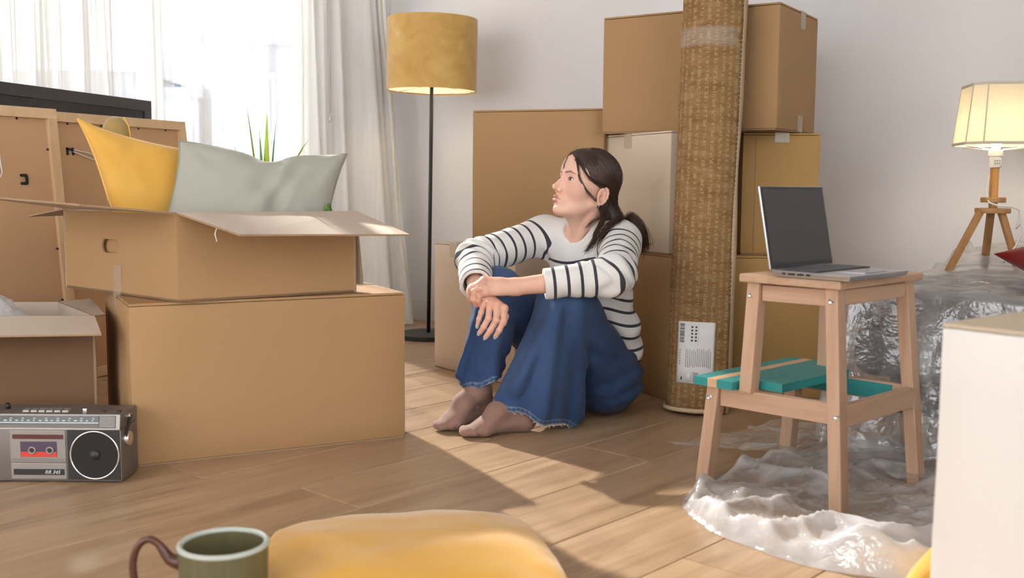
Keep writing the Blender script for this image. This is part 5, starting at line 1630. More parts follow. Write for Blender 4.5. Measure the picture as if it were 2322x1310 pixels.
paint(np.exp(-(np.linalg.norm(HV - np.array((0, .108, -.036)), axis=1) / .010) ** 2), srgb(220, 150, 126), .4)
dl_ = np.min([pd(p, HV) for p in lipU + lipL], axis=0)
lipm = np.clip((.0016 - dl_) / .0014, 0, 1) * (HV[:, 1] > .074)
paint(lipm, srgb(188, 108, 104), .9)
dcr = np.min([segd(HV, (0, .0965, -.0653), (s * .0215, .084, -.0664))[0] for s in (-1, 1)], axis=0)
paint(np.clip((.0024 - dcr) / .0016, 0, 1) * (np.abs(HV[:, 0]) < .0185), srgb(134, 66, 66), .65)
for s in (-1, 1):
    H2 = HV * np.array((1, 0, 1)); fr3 = HV[:, 1] > .035
    d1, h1 = segd(H2, (s * .0110, 0, .0180), (s * .0300, 0, .0218)); d2, h2 = segd(H2, (s * .0300, 0, .0218), (s * .0470, 0, .0160))
    bd_ = np.minimum(d1 - .0030 - .0004 * h1, d2 - .0032 + .0022 * h2)
    paint(np.clip(-bd_ / .0022 + .35, 0, 1) * fr3, srgb(66, 44, 35), .82)
    oe = pd(ell((s * .0322, .0805, -.0012), (.0148, .0098, .0046)), HV); near = np.linalg.norm(HV - np.array((s * .0322, .0765, 0)), axis=1) < .022
    paint(((oe < .0024) & near & (HV[:, 2] > .0004)).astype(float), srgb(34, 22, 20), .95)
    paint(((oe < .0012) & near & (HV[:, 2] <= -.0012)).astype(float), srgb(150, 92, 80), .6)
    paint(np.exp(-(np.linalg.norm((HV - np.array((s * .032, .079, .008))) * np.array((.7, 1, 1.6)), axis=1) / .009) ** 2) * (oe > .0016), srgb(186, 128, 106), .4)
    paint(np.exp(-(np.linalg.norm(HV - np.array((s * .0060, .0975, -.047)), axis=1) / .0030) ** 2), srgb(96, 48, 40), .8)
    paint(np.exp(-(np.linalg.norm(HV - np.array((s * .079, -.017, -.027)), axis=1) / .012) ** 2), srgb(196, 120, 98), .5)
headV = h2w(HV); headC = col.copy()

# ---- forearms and hands
def arm_mesh(el, wr, fingers, palm_extra, thumb, r_el, lo, hi):
    a = Field(lo, hi, .0017)
    mid = el * .55 + wr * .45
    a.op(cap(el, mid, r_el, r_el * .93)); a.op(cap(mid, wr, r_el * .93, .0235), .02)
    kn = [np.array(f[0]) for f in fingers]
    kc = sum(kn) / 4
    ac = kn[3] - kn[0]
    pal = kc * .52 + wr * .48
    nrm_ = np.cross(kc - wr, ac); nrm_ /= np.linalg.norm(nrm_)
    for i, k_ in enumerate(kn):
        w0 = wr + (k_ - kc) * .42
        a.op(cap(w0, k_, .0155, .0108), .012)
    for i in range(3): a.op(cap(pal + (kn[i] + kn[i + 1]) / 2 * .0 + (kn[i] - kc) * .5, (kn[i] + kn[i + 1]) / 2 * .9 + wr * .1, .012, .0090), .010)
    for p, r in palm_extra: a.op(sph(p, r), .012)
    for fi, f in enumerate(fingers):
        f = [np.array(p) for p in f]; k_ = (1.0, 1.02, .98, .86)[fi if len(fingers) == 4 else 0]
        rs = [.0098 * k_, .0088 * k_, .0080 * k_, .0070 * k_]
        g = Field(np.min(f, 0) - .02, np.max(f, 0) + .02, .0017)
        for j in range(3): a_ = cap(f[j], f[j + 1], rs[j], rs[j + 1]); g.op(a_, .003)
        for j in (1, 2): g.op(sph(f[j], rs[j] * 1.06), .003)
        # merge finger into the hand with a small blend so neighbours stay apart
        base = cap(f[0], f[0] * .65 + f[1] * .35, rs[0], rs[0] * .97); a.op(base, .005)
        def whole(X, Y, Z, f=f, rs=rs):
            d = None
            for j in range(3):
                q_ = cap(f[j], f[j + 1], rs[j], rs[j + 1])[0](X, Y, Z); d = q_ if d is None else comb(d, q_, .002, 'U')
            for j in (1, 2): d = comb(d, sph(f[j], rs[j] * 1.05)[0](X, Y, Z), .003, 'U')
            return d
        a.op((whole, np.min(f, 0) - .011, np.max(f, 0) + .011), .0012)
        a.op(sph(f[0] + nrm_ * .0015, .0105 * k_), .006)
    th = [np.array(p) for p in thumb]
    for j in range(len(th) - 1): a.op(cap(th[j], th[j + 1], (.0135, .0105, .0092, .008)[j], (.0135, .0105, .0092, .008)[j + 1]), .006)
    return a.mesh()
Lf = [[(-.077, 2.850, .429), (-.108, 2.845, .411), (-.118, 2.855, .391), (-.119, 2.872, .371)], [(-.081, 2.835, .423), (-.111, 2.825, .407), (-.115, 2.835, .387), (-.112, 2.850, .369)],
      [(-.080, 2.825, .412), (-.103, 2.808, .401), (-.105, 2.812, .380), (-.098, 2.826, .362)], [(-.070, 2.820, .398), (-.089, 2.804, .391), (-.092, 2.808, .376), (-.089, 2.818, .363)]]
Rf = [[(-.021, 2.800, .357), (-.023, 2.775, .323), (-.034, 2.778, .300), (-.043, 2.785, .283)], [(-.040, 2.800, .365), (-.042, 2.772, .328), (-.058, 2.778, .299), (-.070, 2.786, .280)],
      [(-.060, 2.808, .368), (-.063, 2.778, .333), (-.076, 2.782, .308), (-.087, 2.790, .291)], [(-.077, 2.822, .367), (-.083, 2.795, .346), (-.089, 2.796, .327), (-.093, 2.800, .310)]]
LAV, LAF = arm_mesh(LEl, LWr, Lf, [((-.03, 2.842, .412), .021)], [(-.015, 2.868, .418), (-.050, 2.892, .420), (-.078, 2.912, .408), (-.098, 2.916, .396)], .033, (-.16, 2.76, .33), (.34, 2.97, .50))
RAV, RAF = arm_mesh(REl, RWr, Rf, [((-.07, 2.845, .378), .020)], [(-.068, 2.868, .370), (-.030, 2.852, .352), (-.018, 2.838, .330), (-.022, 2.826, .312)], .033, (-.19, 2.74, .255), (.03, 3.16, .52))
def arm_col(Vx, fingers):
    c = np.tile(SKIN * np.array((.98, .95, .93)), (len(Vx), 1))
    for f in fingers:
        for j, (w, r) in enumerate(((.5, .013), (.40, .009), (.35, .008), (.45, .010))):
            m = (np.exp(-(np.linalg.norm(Vx - np.array(f[j]), axis=1) / (r * 1.2)) ** 2) * w)[:, None]
            c = c * (1 - m) + np.array(srgb(206, 132, 108)) * m
    return c

# ---- hidden parts of the body, inside the clothes
bf = Field((-.20, 2.76, .0), (.47, 3.42, .60), .007)
chest = Pel * .25 + (LSh + RSh) * .375
bf.op(ecap(Pel + np.array((.02, .02, 0)), chest + np.array((.025, .03, 0)), .085, .060, .095, .062, wsh)); bf.op(cap(LSh, RSh, .040), .04); bf.op(cap((LSh + RSh) / 2, NeckB + np.array((0, 0, .03)), .06, .045), .03)
bf.op(cap(LSh, LEl, .038, .032), .02); bf.op(cap(RSh, REl, .038, .032), .02)
LAn, RAn = np.array((.022, 2.855, .075)), np.array((-.085, 2.955, .085))
bf.op(cap(LEl, LWr * .4 + LEl * .6, .031, .028), .01); bf.op(cap(REl, RWr * .4 + REl * .6, .031, .028), .01)
for h_, k_, an in ((LHip, LKn, LAn), (RHip, RKn, RAn)):
    bf.op(cap(h_, k_, .065, .045), .03); bf.op(cap(k_, an, .046, .026), .02)
bf.op(cap(LAn, (-.085, 2.815, .026), .024, .012), .01); bf.op(cap(RAn, (-.155, 2.895, .026), .024, .012), .01)
BV, BF_ = bf.mesh()
parts = [(headV, HF_, headC), (LAV, LAF, arm_col(LAV, Lf)), (RAV, RAF, arm_col(RAV, Rf)), (BV, BF_, np.tile(SKIN, (len(BV), 1)))]
off = 0; VV = []; FF = []; CC = []
BASE = np.array((.25, 3.08, 0.0))
for v_, f_, c_ in parts:
    VV.append(v_ - BASE); FF.append(f_ + off); CC.append(c_); off += len(v_)
person = npmesh('person', np.concatenate(VV), np.concatenate(FF), MAT['skin'])
person.location = BASE
vattr(person, 'Col', np.concatenate(CC))
tag(person, 'woman in a striped white sweater and blue jeans sitting on the floor, looking aside', 'person')

# ---- eyes
def eyemat():
    t = NT('eye'); c = t.attr('Col', 'Color'); return t.done(t.principled(c, .08, Specular_IOR_Level=.6))
MAT['eye'] = eyemat()
for s in (-1, 1):
    bm = bmesh.new(); bmesh.ops.create_uvsphere(bm, u_segments=40, v_segments=28, radius=.0124)
    P = np.array([v.co[:] for v in bm.verts]); F4 = [[v.index for v in f.verts] for f in bm.faces]; bm.free()
    g = np.array((.10 * -1, 1, .03)); g /= np.linalg.norm(g)
    an = np.arccos(np.clip(P @ g / .0124, -1, 1))
    c = np.tile(np.array((.80, .77, .75)), (len(P), 1)); c[an < .47] = srgb(62, 38, 26); c[an < .22] = (.004, .004, .004)
    o = pydata('eye', h2w(P + np.array((s * .0308, .0655, -.0005))) - BASE, F4, MAT['eye'], person, True); vattr(o, 'Col', c)

# ---- sweater
sf_ = Field((-.22, 2.76, .05), (.47, 3.43, .62), .0036)
waist = Pel + np.array((.015, .01, .10))
sf_.op(ecap(Pel + np.array((.022, .0, .02)), waist, .112, .084, .112, .086, wsh))
sf_.op(ecap(waist, chest + np.array((.015, .012, .02)), .112, .086, .132, .092, wsh), .05)
sf_.op(cap(LSh + wsh * -.015, RSh + wsh * .015, .060), .06)
sf_.op(ecap(NeckB + np.array((.0, .0, -.05)), NeckB + np.array((-.004, -.006, .0)), .085, .07, .062, .056, wsh), .04)
for s, Sh, El, Wr, fr_ in ((1, LSh, LEl, LWr, .715), (-1, RSh, REl, RWr, .80)):
    sf_.op(cap(Sh, El, .060, .055), .035)
    cuff = El + (Wr - El) * fr_
    sf_.op(cap(El, cuff + (Wr - El) * .02, .054, .041 if s > 0 else .045), .025)
def sweater_folds(f, X, Y, Z):
    d = 0
    for Sh, El, Wr in ((LSh, LEl, LWr), (RSh, REl, RWr)):
        r2 = (X - El[0]) ** 2 + (Y - El[1]) ** 2 + (Z - El[2]) ** 2
        ax = (Wr - Sh) / np.linalg.norm(Wr - Sh)
        al = (X - El[0]) * ax[0] + (Y - El[1]) * ax[1] + (Z - El[2]) * ax[2]
        d = d + np.exp(-r2 / .011) * .0055 * np.sin(al * 150 + 2.0 * np.sin(Z * 60 + X * 25))
        r3 = (X - Sh[0]) ** 2 + (Y - Sh[1]) ** 2 + (Z - Sh[2] + .05) ** 2
        d = d + np.exp(-r3 / .006) * .006 * np.sin((X * wsh[0] + Y * wsh[1]) * 120 + Z * 45)
    low = np.clip((.46 - Z) / .2, 0, 1)
    d = d + low * (.0080 * np.sin(Z * 70 + (X - Y) * 28 + 1.2 * np.sin(X * 40)) + .0035 * wav(X, Y, Z, 3, 60))
    return f + d * .8 + .0016 * wav(X, Y, Z, 5, 75)
sf_.apply(sweater_folds)
# clean hems: flat cuff ends, hollow openings, neck hole, bottom hem
for s, Sh, El, Wr, fr_ in ((1, LSh, LEl, LWr, .715), (-1, RSh, REl, RWr, .80)):
    ax = (Wr - El) / np.linalg.norm(Wr - El); cuff = El + (Wr - El) * fr_
    tlt = ax + np.array((0, 0, .0)); 
    def cut(X, Y, Z, ax=ax, cuff=cuff, s=s):
        al = (X - cuff[0]) * ax[0] + (Y - cuff[1]) * ax[1] + (Z - cuff[2]) * ax[2]
        rad_ = np.sqrt(np.maximum(0, (X - cuff[0]) ** 2 + (Y - cuff[1]) ** 2 + (Z - cuff[2]) ** 2 - al ** 2))
        return np.maximum(-al, rad_ - .075)
    sf_.op((cut, cuff - .10, cuff + .12), 0, 'S')
    sf_.op(cap(El + (Wr - El) * (.52 if s > 0 else .6), Wr, .030 if s > 0 else .034, .033 if s > 0 else .037), .002, 'S')
sf_.op(cap(NeckB + np.array((-.006, -.010, -.03)), NeckB + np.array((-.012, -.018, .10)), .051, .058), .006, 'S')
# scoop at the throat
sf_.op(ell(NeckB + np.array((-.040, -.052, .020)), (.048, .048, .052)), .008, 'S')
def keep_hem(X, Y, Z): return (.115 + .05 * np.clip((.40 - X) / .12, 0, 1)) - Z
sf_.op((keep_hem, (-.3, 2.7, -.1), (.5, 3.5, .2)), .002, 'I')
SV, SF2 = sf_.mesh()
# collar band
def ring_pts():
    out = []
    for i in range(40):
        a = 2 * PI * i / 40
        d = np.array((math.cos(a), math.sin(a), 0))
        fr2 = d @ np.array((-.60, -.80, 0))
        r = .058 + .014 * max(0, fr2) ** 1.5
        z = .555 - .030 * max(0, fr2) ** 1.2 + .010 * max(0, -fr2)
        out.append(NeckB + np.array((-.012, -.017, 0)) + d * r + np.array((0, 0, z - NeckB[2])))
    return out
MAT['knit_white'] = fabric('knit_white', (.83, .81, .78), (.79, .77, .735), .85, 900, .15, .15, 6)
def stripemat():
    t = NT('striped_knit'); a = t.attr('st'); v = t.coords(); w = t.noise(v, 900, 1); n = t.noise(v, 6, 2)
    fr_ = t.math('FRACT', t.math('DIVIDE', a, .0375))
    m = t.math('MULTIPLY', t.math('MULTIPLY', t.math('LESS_THAN', fr_, .225), t.math('GREATER_THAN', a, .0)), t.math('GREATER_THAN', t.attr('sm'), .5))
    base = t.mix(n, (.83, .81, .78), (.79, .77, .735))
    c = t.mix(m, base, (.022, .020, .035))
    c = t.mix(t.math('MULTIPLY', w, .14), c, (.45, .44, .42))
    return t.done(t.principled(c, .85, 0, t.bump(w, .15, .0006), Sheen_Weight=.12, Specular_IOR_Level=.2))
MAT['stripe'] = stripemat()
def seg_t(P, a, b):
    ba = b - a; L = np.linalg.norm(ba); h = ((P - a) @ ba) / L; d = np.linalg.norm(P - a - np.clip(h, 0, L)[:, None] * (ba / L), axis=1); return h, d, L
stv = (.470 - SV[:, 2]) + .010 * np.sin(SV[:, 0] * 30)      # torso: stripes start below the chest
best = pd(ecap(waist, chest + np.array((.015, .012, .02)), .112, .086, .132, .092, wsh), SV) * .9
best = np.minimum(best, np.abs(best) + .004 * (SV[:, 2] > .50) - .004)
gap = np.full(len(SV), 1.0)
for Sh, El, Wr in ((LSh, LEl, LWr), (RSh, REl, RWr)):
    h1, d1, L1 = seg_t(SV, Sh, El); h2, d2, L2 = seg_t(SV, El, Wr)
    w = np.clip((d1 - d2) / .05 + .5, 0, 1); w = w * w * (3 - 2 * w)
    co = h1 * (1 - w) + (L1 + h2) * w
    ds = np.minimum(d1 - .062, d2 - .058)
    take = ds < best
    gap = np.minimum(gap, np.abs(ds - best)); stv = np.where(take, co - .045, stv); best = np.where(take, ds, best)
sw = npmesh('sweater', SV - BASE, SF2, MAT['stripe'], person)
vattr(sw, 'st', stv); vattr(sw, 'sm', np.clip((gap - .004) / .008, 0, 1))
nc_ = NeckB + np.array((-.012, -.017, 0)); q_ = SV - nc_; ra_ = np.hypot(q_[:, 0], q_[:, 1]); an_ = np.arctan2(q_[:, 1], q_[:, 0])
rp = []
for i in range(44):
    a = -PI + 2 * PI * i / 44; dd = np.abs(np.angle(np.exp(1j * (an_ - a)))); m_ = (dd < .10) & (ra_ < .10) & (q_[:, 2] > -.075)
    # rim of the neck hole: innermost vertex whose surface is the top
    zz_ = q_[m_][:, 2] - ra_[m_] * .9
    rp.append(SV[m_][np.argmax(zz_)])
rp = np.array(rp)
for _ in range(4): rp = (np.roll(rp, 1, 0) + rp * 2 + np.roll(rp, -1, 0)) / 4
MB().tube([tuple(p - BASE) for p in rp] + [tuple(rp[0] - BASE)], .0052, 8, False).build('collar', MAT['knit_white'], sw, True)

# ---- jeans
jf = Field((-.20, 2.76, -.005), (.44, 3.40, .47), .0031)
jf.op(ecap(LHip + np.array((.012, 0, -.005)), RHip + np.array((.012, 0, -.005)), .100, .105, .100, .105, (0, 0, 1)))
jf.op(cap(LHip + np.array((.005, -.015, .0)), LKn, .102, .078), .04)
jf.op(cap(RHip, RKn, .10, .068), .04)
hemL = np.array((.070, 2.900, .045)); mj = np.array((.88, .47, -.16)); mj /= np.linalg.norm(mj)
legL = ecap(LKn, hemL, .078, .074, .140, .072, mj)
hemR = np.array((-.092, 2.972, .12)); mr = np.array((.80, -.45, 0))
legR = ecap(RKn, hemR, .070, .066, .064, .060, mr)
jf.op(legL, .03); jf.op(legR, .03)
for a_, b_, r_, k_ in (((.150, 2.900, .385), (.015, 2.822, .135), .016, .030), ((.188, 2.905, .370), (.196, 2.935, .030), .014, .026), ((.120, 2.862, .330), (.085, 2.822, .060), .012, .034),
                       ((-.085, 2.985, .340), (-.150, 2.930, .150), .012, .026), ((-.030, 2.975, .345), (-.055, 2.912, .130), .012, .026)):
    jf.op(cap(a_, b_, r_), k_)
def jean_folds(f, X, Y, Z):
    d = .0020 * wav(X, Y, Z, 21, 60) + .0011 * wav(X, Y, Z, 22, 140)
    # long flare folds running from the knee to the hem
    al = (X - LKn[0]) * mj[0] + (Y - LKn[1]) * mj[1] + (Z - LKn[2]) * mj[2]
    dn = np.clip((LKn[2] - Z) / .30, 0, 1) * (X > -.10)
    m_ = np.exp(-((X - .08) / .14) ** 2) * np.exp(-((Y - 2.9) / .10) ** 2)
    d = d + m_ * dn * (.010 * np.sin(al * 42 + .8) + .004 * np.sin(al * 95)) + m_ * .002 * np.sin(al * 90 + Z * 14)
    # bunched folds on the right shin and behind both knees
    rr = (X - RKn[0]) ** 2 * 6 + (Y - RKn[1]) ** 2 * 3 + (Z - .27) ** 2
    d = d + np.exp(-rr / .02) * .0095 * np.sin((Z * .8 + X * .9) * 95 + 1.5 * np.sin(Z * 40))
    kk = (X - .235) ** 2 + (Y - 3.03) ** 2 + (Z - .24) ** 2
    d = d + np.exp(-kk / .010) * .009 * np.sin((X * .6 + Z * .8 - Y * .3) * 85)
    hh = (X - .33) ** 2 + (Y - 3.1) ** 2 + (Z - .1) ** 2
    d = d + np.exp(-hh / .010) * .007 * np.sin((Z - X * .4) * 110 + 1)
    return f + d
jf.apply(jean_folds)
# open, hollow leg ends
def hem_cut_L(X, Y, Z):   # below the sloping hem line of the left leg
    return np.maximum(Z - (.092 - (X + .07) * .36 + .006 * np.sin(X * 55)), np.maximum(X - .24, Y - 3.06))
jf.op((hem_cut_L, (-.2, 2.76, -.05), (.24, 3.06, .14)), .002, 'S')
ca = LKn + (hemL - LKn) * .35; cb = hemL + (hemL - LKn) * .12
jf.op(ecap(ca, cb, .062, .044, .120, .054, mj), .003, 'S')
def hem_cut_R(X, Y, Z):
    return np.maximum(Z - (.118 + (X + .09) * .30 + .004 * np.sin(X * 90)), np.maximum(X + .022, 2.885 - Y))
jf.op((hem_cut_R, (-.2, 2.88, -.05), (-.022, 3.1, .16)), .002, 'S')
jf.op(ecap(RKn + (hemR - RKn) * .72, hemR + (hemR - RKn) * .2, .042, .040, .050, .046, mr), .003, 'S')
jf.op((lambda X, Y, Z: .002 - Z + X * 0 + Y * 0, (-.3, 2.7, -.1), (.5, 3.5, .03)), .006, 'I')
JV, JF2 = jf.mesh()
def denim():
    t = NT('denim'); v = t.coords(); n = t.noise(v, 5, 4, .6); w = t.noise(t.coords((1, 1, 1)), 700, 2)
    tw = t.n('TexWave'); tw.inputs['Scale'].default_value = 420; tw.inputs['Distortion'].default_value = 2; t.l(t.coords((1, 1, .6), rot=(0, .6, .5)), tw.inputs['Vector'])
    fade = t.attr('fade'); hem = t.attr('hem')
    n9 = t.noise(t.coords((1, 1, .35)), 70, 4, .65); c = t.mix(n, srgb(32, 48, 82), srgb(50, 72, 112)); c = t.mix(t.math('MULTIPLY', n9, .5), c, srgb(74, 98, 136))
    c = t.mix(fade, c, srgb(92, 120, 160))
    c = t.mix(t.math('MULTIPLY', w, .35), c, srgb(28, 44, 82))
    c = t.mix(hem, c, srgb(150, 166, 188))
    return t.done(t.principled(c, .85, 0, t.bump(t.math('ADD', w, t.math('MULTIPLY', tw.outputs['Fac'], .4)), .25, .0008), Sheen_Weight=.1, Specular_IOR_Level=.2))
MAT['denim'] = denim()
je = npmesh('jeans', JV - BASE, JF2, MAT['denim'], person)
fade = .55 * np.exp(-(((JV - LKn - np.array((0, -.03, .04))) ** 2).sum(1)) / .010) + .55 * np.exp(-(((JV - RKn - np.array((-.02, -.03, .02))) ** 2).sum(1)) / .008) + .30 * np.exp(-(((JV - np.array((.05, 2.84, .20))) ** 2).sum(1)) / .02)
zl = .092 - (JV[:, 0] + .07) * .36 + .006 * np.sin(JV[:, 0] * 55); zr_ = .118 + (JV[:, 0] + .09) * .30 + .004 * np.sin(JV[:, 0] * 90)
inL = (JV[:, 0] < .235) & (JV[:, 1] < 3.03) & (np.abs((JV - LKn) @ np.array((0, 0, 1))) < .5) & (((JV[:, 0] > -.03) | (JV[:, 1] < 2.88)))
inR = (JV[:, 0] < -.022) & (JV[:, 1] > 2.886)
hd = np.where(inR, JV[:, 2] - zr_, np.where(inL, JV[:, 2] - zl, 1))
hem = np.where((hd < .004), .75, np.where((hd > .013) & (hd < .0165), .35, 0.0)) + .18 * ((hd < .014) & (hd > 0)) * (np.sin(JV[:, 0] * 420 + JV[:, 1] * 300) * .5 + .5)
vattr(je, 'fade', np.clip(fade, 0, .8)); vattr(je, 'hem', np.clip(hem, 0, 1))
# seams
MAT['thread'] = plain('jean_thread', srgb(126, 150, 190), .8)
def project(Vs, p, d):
    """first vertex of Vs along ray p + t d (nearest within 6 mm)"""
    q_ = Vs - p; t_ = q_ @ d; e = np.linalg.norm(q_ - t_[:, None] * d, axis=1); m = e < .006
    if not m.any(): return None
    k = np.argmin(np.where(m, t_, 9)); return p + d * t_[k]
# frayed threads along the left hem
random.seed(5)
mb = MB()
hv = JV[(hd < .002) & inL & (JV[:, 1] < 2.95)]
for k in range(70):
    p = hv[random.randrange(len(hv))] - BASE
    q1 = Vector(p) + Vector((random.uniform(-.006, .006), random.uniform(-.004, .002), -random.uniform(.002, .007))); q2 = q1 + Vector((random.uniform(-.006, .006), random.uniform(-.003, .003), -random.uniform(0, .004)))
    q2.z = max(q2.z, .003); q1.z = max(q1.z, .003)
    mb.tube([Vector(p), q1, q2], .0006, 3)
tag(mb.build('frayed_threads', plain('fray_white', srgb(196, 196, 196), .9), je), kind='stuff')

# ---- socks
MAT['sock'] = fabric('taupe_sock', srgb(154, 120, 106), srgb(142, 110, 97), .8, 900, .25, .1)
def sock(an, heel, ball, toe, up):
    an, heel, ball, toe = [np.array(p) for p in (an, heel, ball, toe)]
    d = toe - heel; d[2] = 0; d /= np.linalg.norm(d); sd = np.array((-d[1], d[0], 0))
    g = Field(np.minimum.reduce([an, heel, ball, toe]) - .06, np.maximum.reduce([an, heel, ball, toe]) + np.array((.06, .06, .10)), .0028)
    g.op(cap(an + np.array(up), an, .033, .034)); g.op(cap(an, heel, .034, .030), .02)
    inst = an * .45 + ball * .55 + np.array((0, 0, .012))
    g.op(cap(an, inst, .034, .027), .02)
    g.op(ecap(inst, ball, .034, .025, .038, .020, sd), .02); g.op(ecap(heel, ball, .028, .026, .034, .018, sd), .02)
    g.op(ecap(ball, toe, .036, .018, .026, .0125, sd), .015)
    for k in range(5):
        o_ = (k - 2) * .0125
        g.op(sph(toe + sd * o_ - d * (.004 + .0018 * (k - 1) ** 2) + np.array((0, 0, .001)), .0105 if k != 1 else .012), .006)
    g.op((lambda X, Y, Z: .0015 - Z + X * 0 + Y * 0, (-1, 0, -.1), (1, 5, .03)), .006, 'I')
    g.apply(lambda f, X, Y, Z: f + .0007 * wav(X, Y, Z, 8, 130))
    v_, f_ = g.mesh(); return npmesh('sock', v_ - BASE, f_, MAT['sock'], person)
sock((.010, 2.858, .085), (.038, 2.868, .032), (-.080, 2.815, .022), (-.128, 2.795, .0155), (.045, .033, .085))
sock((-.098, 2.952, .098), (-.066, 2.985, .034), (-.168, 2.885, .023), (-.200, 2.858, .0165), (.018, .028, .085))

# ---- fingernails, ring, earring
MAT['nail'] = plain('grey_nail_polish', srgb(172, 168, 166), .2)
MAT['silver'] = plain('silver', (.82, .80, .78), .15, 1.0)
for f in Rf:
    a, b = np.array(f[2]), np.array(f[3]); d = (b - a) / np.linalg.norm(b - a)
    c = b + d * .0022; vw = np.array((0, -1, .12)); vw = vw - d * (vw @ d); vw /= np.linalg.norm(vw); sd = np.cross(d, vw)
    bm = bmesh.new(); bmesh.ops.create_uvsphere(bm, u_segments=14, v_segments=10, radius=1)
    Mx = Matrix(np.stack([sd * .0050, d * .0066, vw * .0022], 1).tolist()).to_4x4(); Mx.translation = Vector(c + vw * .0056 - BASE)
    MB().bm(bm, Mx).build('fingernail', MAT['nail'], person, True)
rc = np.array((-.0905, 2.8175, .4068)); rd_ = np.array((-.103, 2.808, .401)) - np.array((-.080, 2.825, .412)); rd_ /= np.linalg.norm(rd_)
q_ = Vector(rd_).to_track_quat('Z', 'Y').to_matrix().to_4x4(); q_.translation = Vector(rc - BASE)
MB().lathe([(.0102 + .0009 * math.cos(a), .0012 * math.sin(a)) for a in [k * PI / 3 for k in range(6)]], 32, (0, 0, 0), True).build('finger_ring', MAT['silver'], person, True, q_)
ep_ = h2w(np.array((-.0745, -.010, -.060)))
mb = MB().lathe([(.0058 + .0007 * math.cos(a), .0007 * math.sin(a)) for a in [k * PI / 3 for k in range(6)]], 24, (0, 0, 0), True)
mb.build('earring', MAT['silver'], person, True, Matrix.Translation(Vector(ep_ - BASE)) @ Matrix.Rotation(PI / 2, 4, 'X') @ Matrix.Rotation(.5, 4, 'Y'))

# ---- hair
def hairmat():
    t = NT('dark_brown_hair'); oi = t.attr('hs')
    c = t.ramp(oi, [(0, srgb(46, 31, 25)), (.5, srgb(70, 48, 38)), (1, srgb(108, 76, 58))])
    p = t.principled(c, .42, Specular_IOR_Level=.45, Anisotropic=.5)
    return t.done(p)
MAT['hair'] = hairmat()
gz = np.array([-.14, -.07, -.055, -.03, -.006, .002, .012, .0245, .038, .048, .059, .072, .09, .14]); gy = np.array([-.075, -.062, -.047, -.043, -.036, .012, .026, .036, .049, .060, .0695, .0765, .084, .2])
hc_ = Field((-.11, -.16, -.13), (.11, .10, .14), .0022)
hc_.op(ell((0, -.014, .034), (.0770, .0935, .0870))); hc_.op(ell((0, .030, .045), (.0640, .0555, .0570)), .02); hc_.op(ell((0, -.054, -.030), (.056, .048, .060)), .03)
hc_.op(cap((-.030, -.085, -.065), (-.045, -.105, -.085), .030, .024), .02)
def hairline(f, X, Y, Z):
    g = np.interp(Z, gz, gy)
    grooves = (.0004 * np.sin(np.arctan2(Z - .0, Y + .02) * 46 + X * 25) + .0003 * np.sin(np.arctan2(Z, Y + .03) * 90 + X * 60))
    d = (Y - g - .0035 * np.sin(X * 160)) * .85
    h = np.clip(.5 - .5 * (f - d) / .006, 0, 1)
    return f * (1 - h) + d * h + .006 * h * (1 - h) + grooves
hc_.apply(hairline)
KV, KF = hc_.mesh()
hair = npmesh('hair', h2w(KV) - BASE, KF, MAT['hair'], person)
rs = np.random.RandomState(2)
vattr(hair, 'hs', np.clip(.16 + .06 * np.sin(np.arctan2(KV[:, 2], KV[:, 1] + .02) * 60 + KV[:, 0] * 30), 0, 1))
SVv = []; SFf = []; SHs = []
def strand(P, r0, r1, shade):
    """P (n,3) world points -> thin tube"""
    n = len(P); b0 = len(SVv) * 0 + sum(len(x) for x in SVv)
    T_ = np.gradient(P, axis=0); T_ /= np.linalg.norm(T_, axis=1)[:, None] + 1e-9
    x = np.cross(T_, np.array((.3, .2, .93))); x /= np.linalg.norm(x, axis=1)[:, None] + 1e-9; y = np.cross(T_, x)
    rr = np.linspace(r0, r1, n)[:, None]
    ring = [P + (x * math.cos(a) + y * math.sin(a)) * rr for a in (0, 2.094, 4.189)]
    SVv.append(np.stack(ring, 1).reshape(-1, 3)); SHs.append(np.full(n * 3, shade))
    i = np.arange(n - 1)[:, None] * 3; k = np.arange(3)[None, :]; k2 = (k + 1) % 3
    SFf.append((np.stack([i + k, i + k2, i + 3 + k2, i + 3 + k], 2).reshape(-1, 4)) + b0)
def spline(C, n):
    C = np.asarray(C, float); m = len(C); C2 = np.vstack([2 * C[0] - C[1], C, 2 * C[-1] - C[-2]]); out = []
    for t in np.linspace(0, m - 1 - 1e-6, n):
        i = int(t); u = t - i; p0, p1, p2, p3 = C2[i:i + 4]
        out.append(.5 * ((2 * p1) + (p2 - p0) * u + (2 * p0 - 5 * p1 + 4 * p2 - p3) * u * u + (3 * p1 - p0 - 3 * p2 + p3) * u ** 3))
    return np.array(out)
cc = np.array((0, -.014, .034)); RRd = np.array((.0785, .0950, .0885))
def capd(P):
    return np.minimum(np.minimum(pd(ell((0, -.014, .034), (.0770, .0935, .0870)), P), pd(ell((0, .030, .045), (.0640, .0555, .0570)), P)), pd(ell((0, -.054, -.030), (.056, .048, .060)), P))
def lift(P, h):
    for _ in range(4):
        dr = P - cc; dr /= np.linalg.norm(dr, axis=1)[:, None]; P = P + dr * (h - capd(P))[:, None] * .8
    return P
tie = np.array((-.040, -.112, -.080))
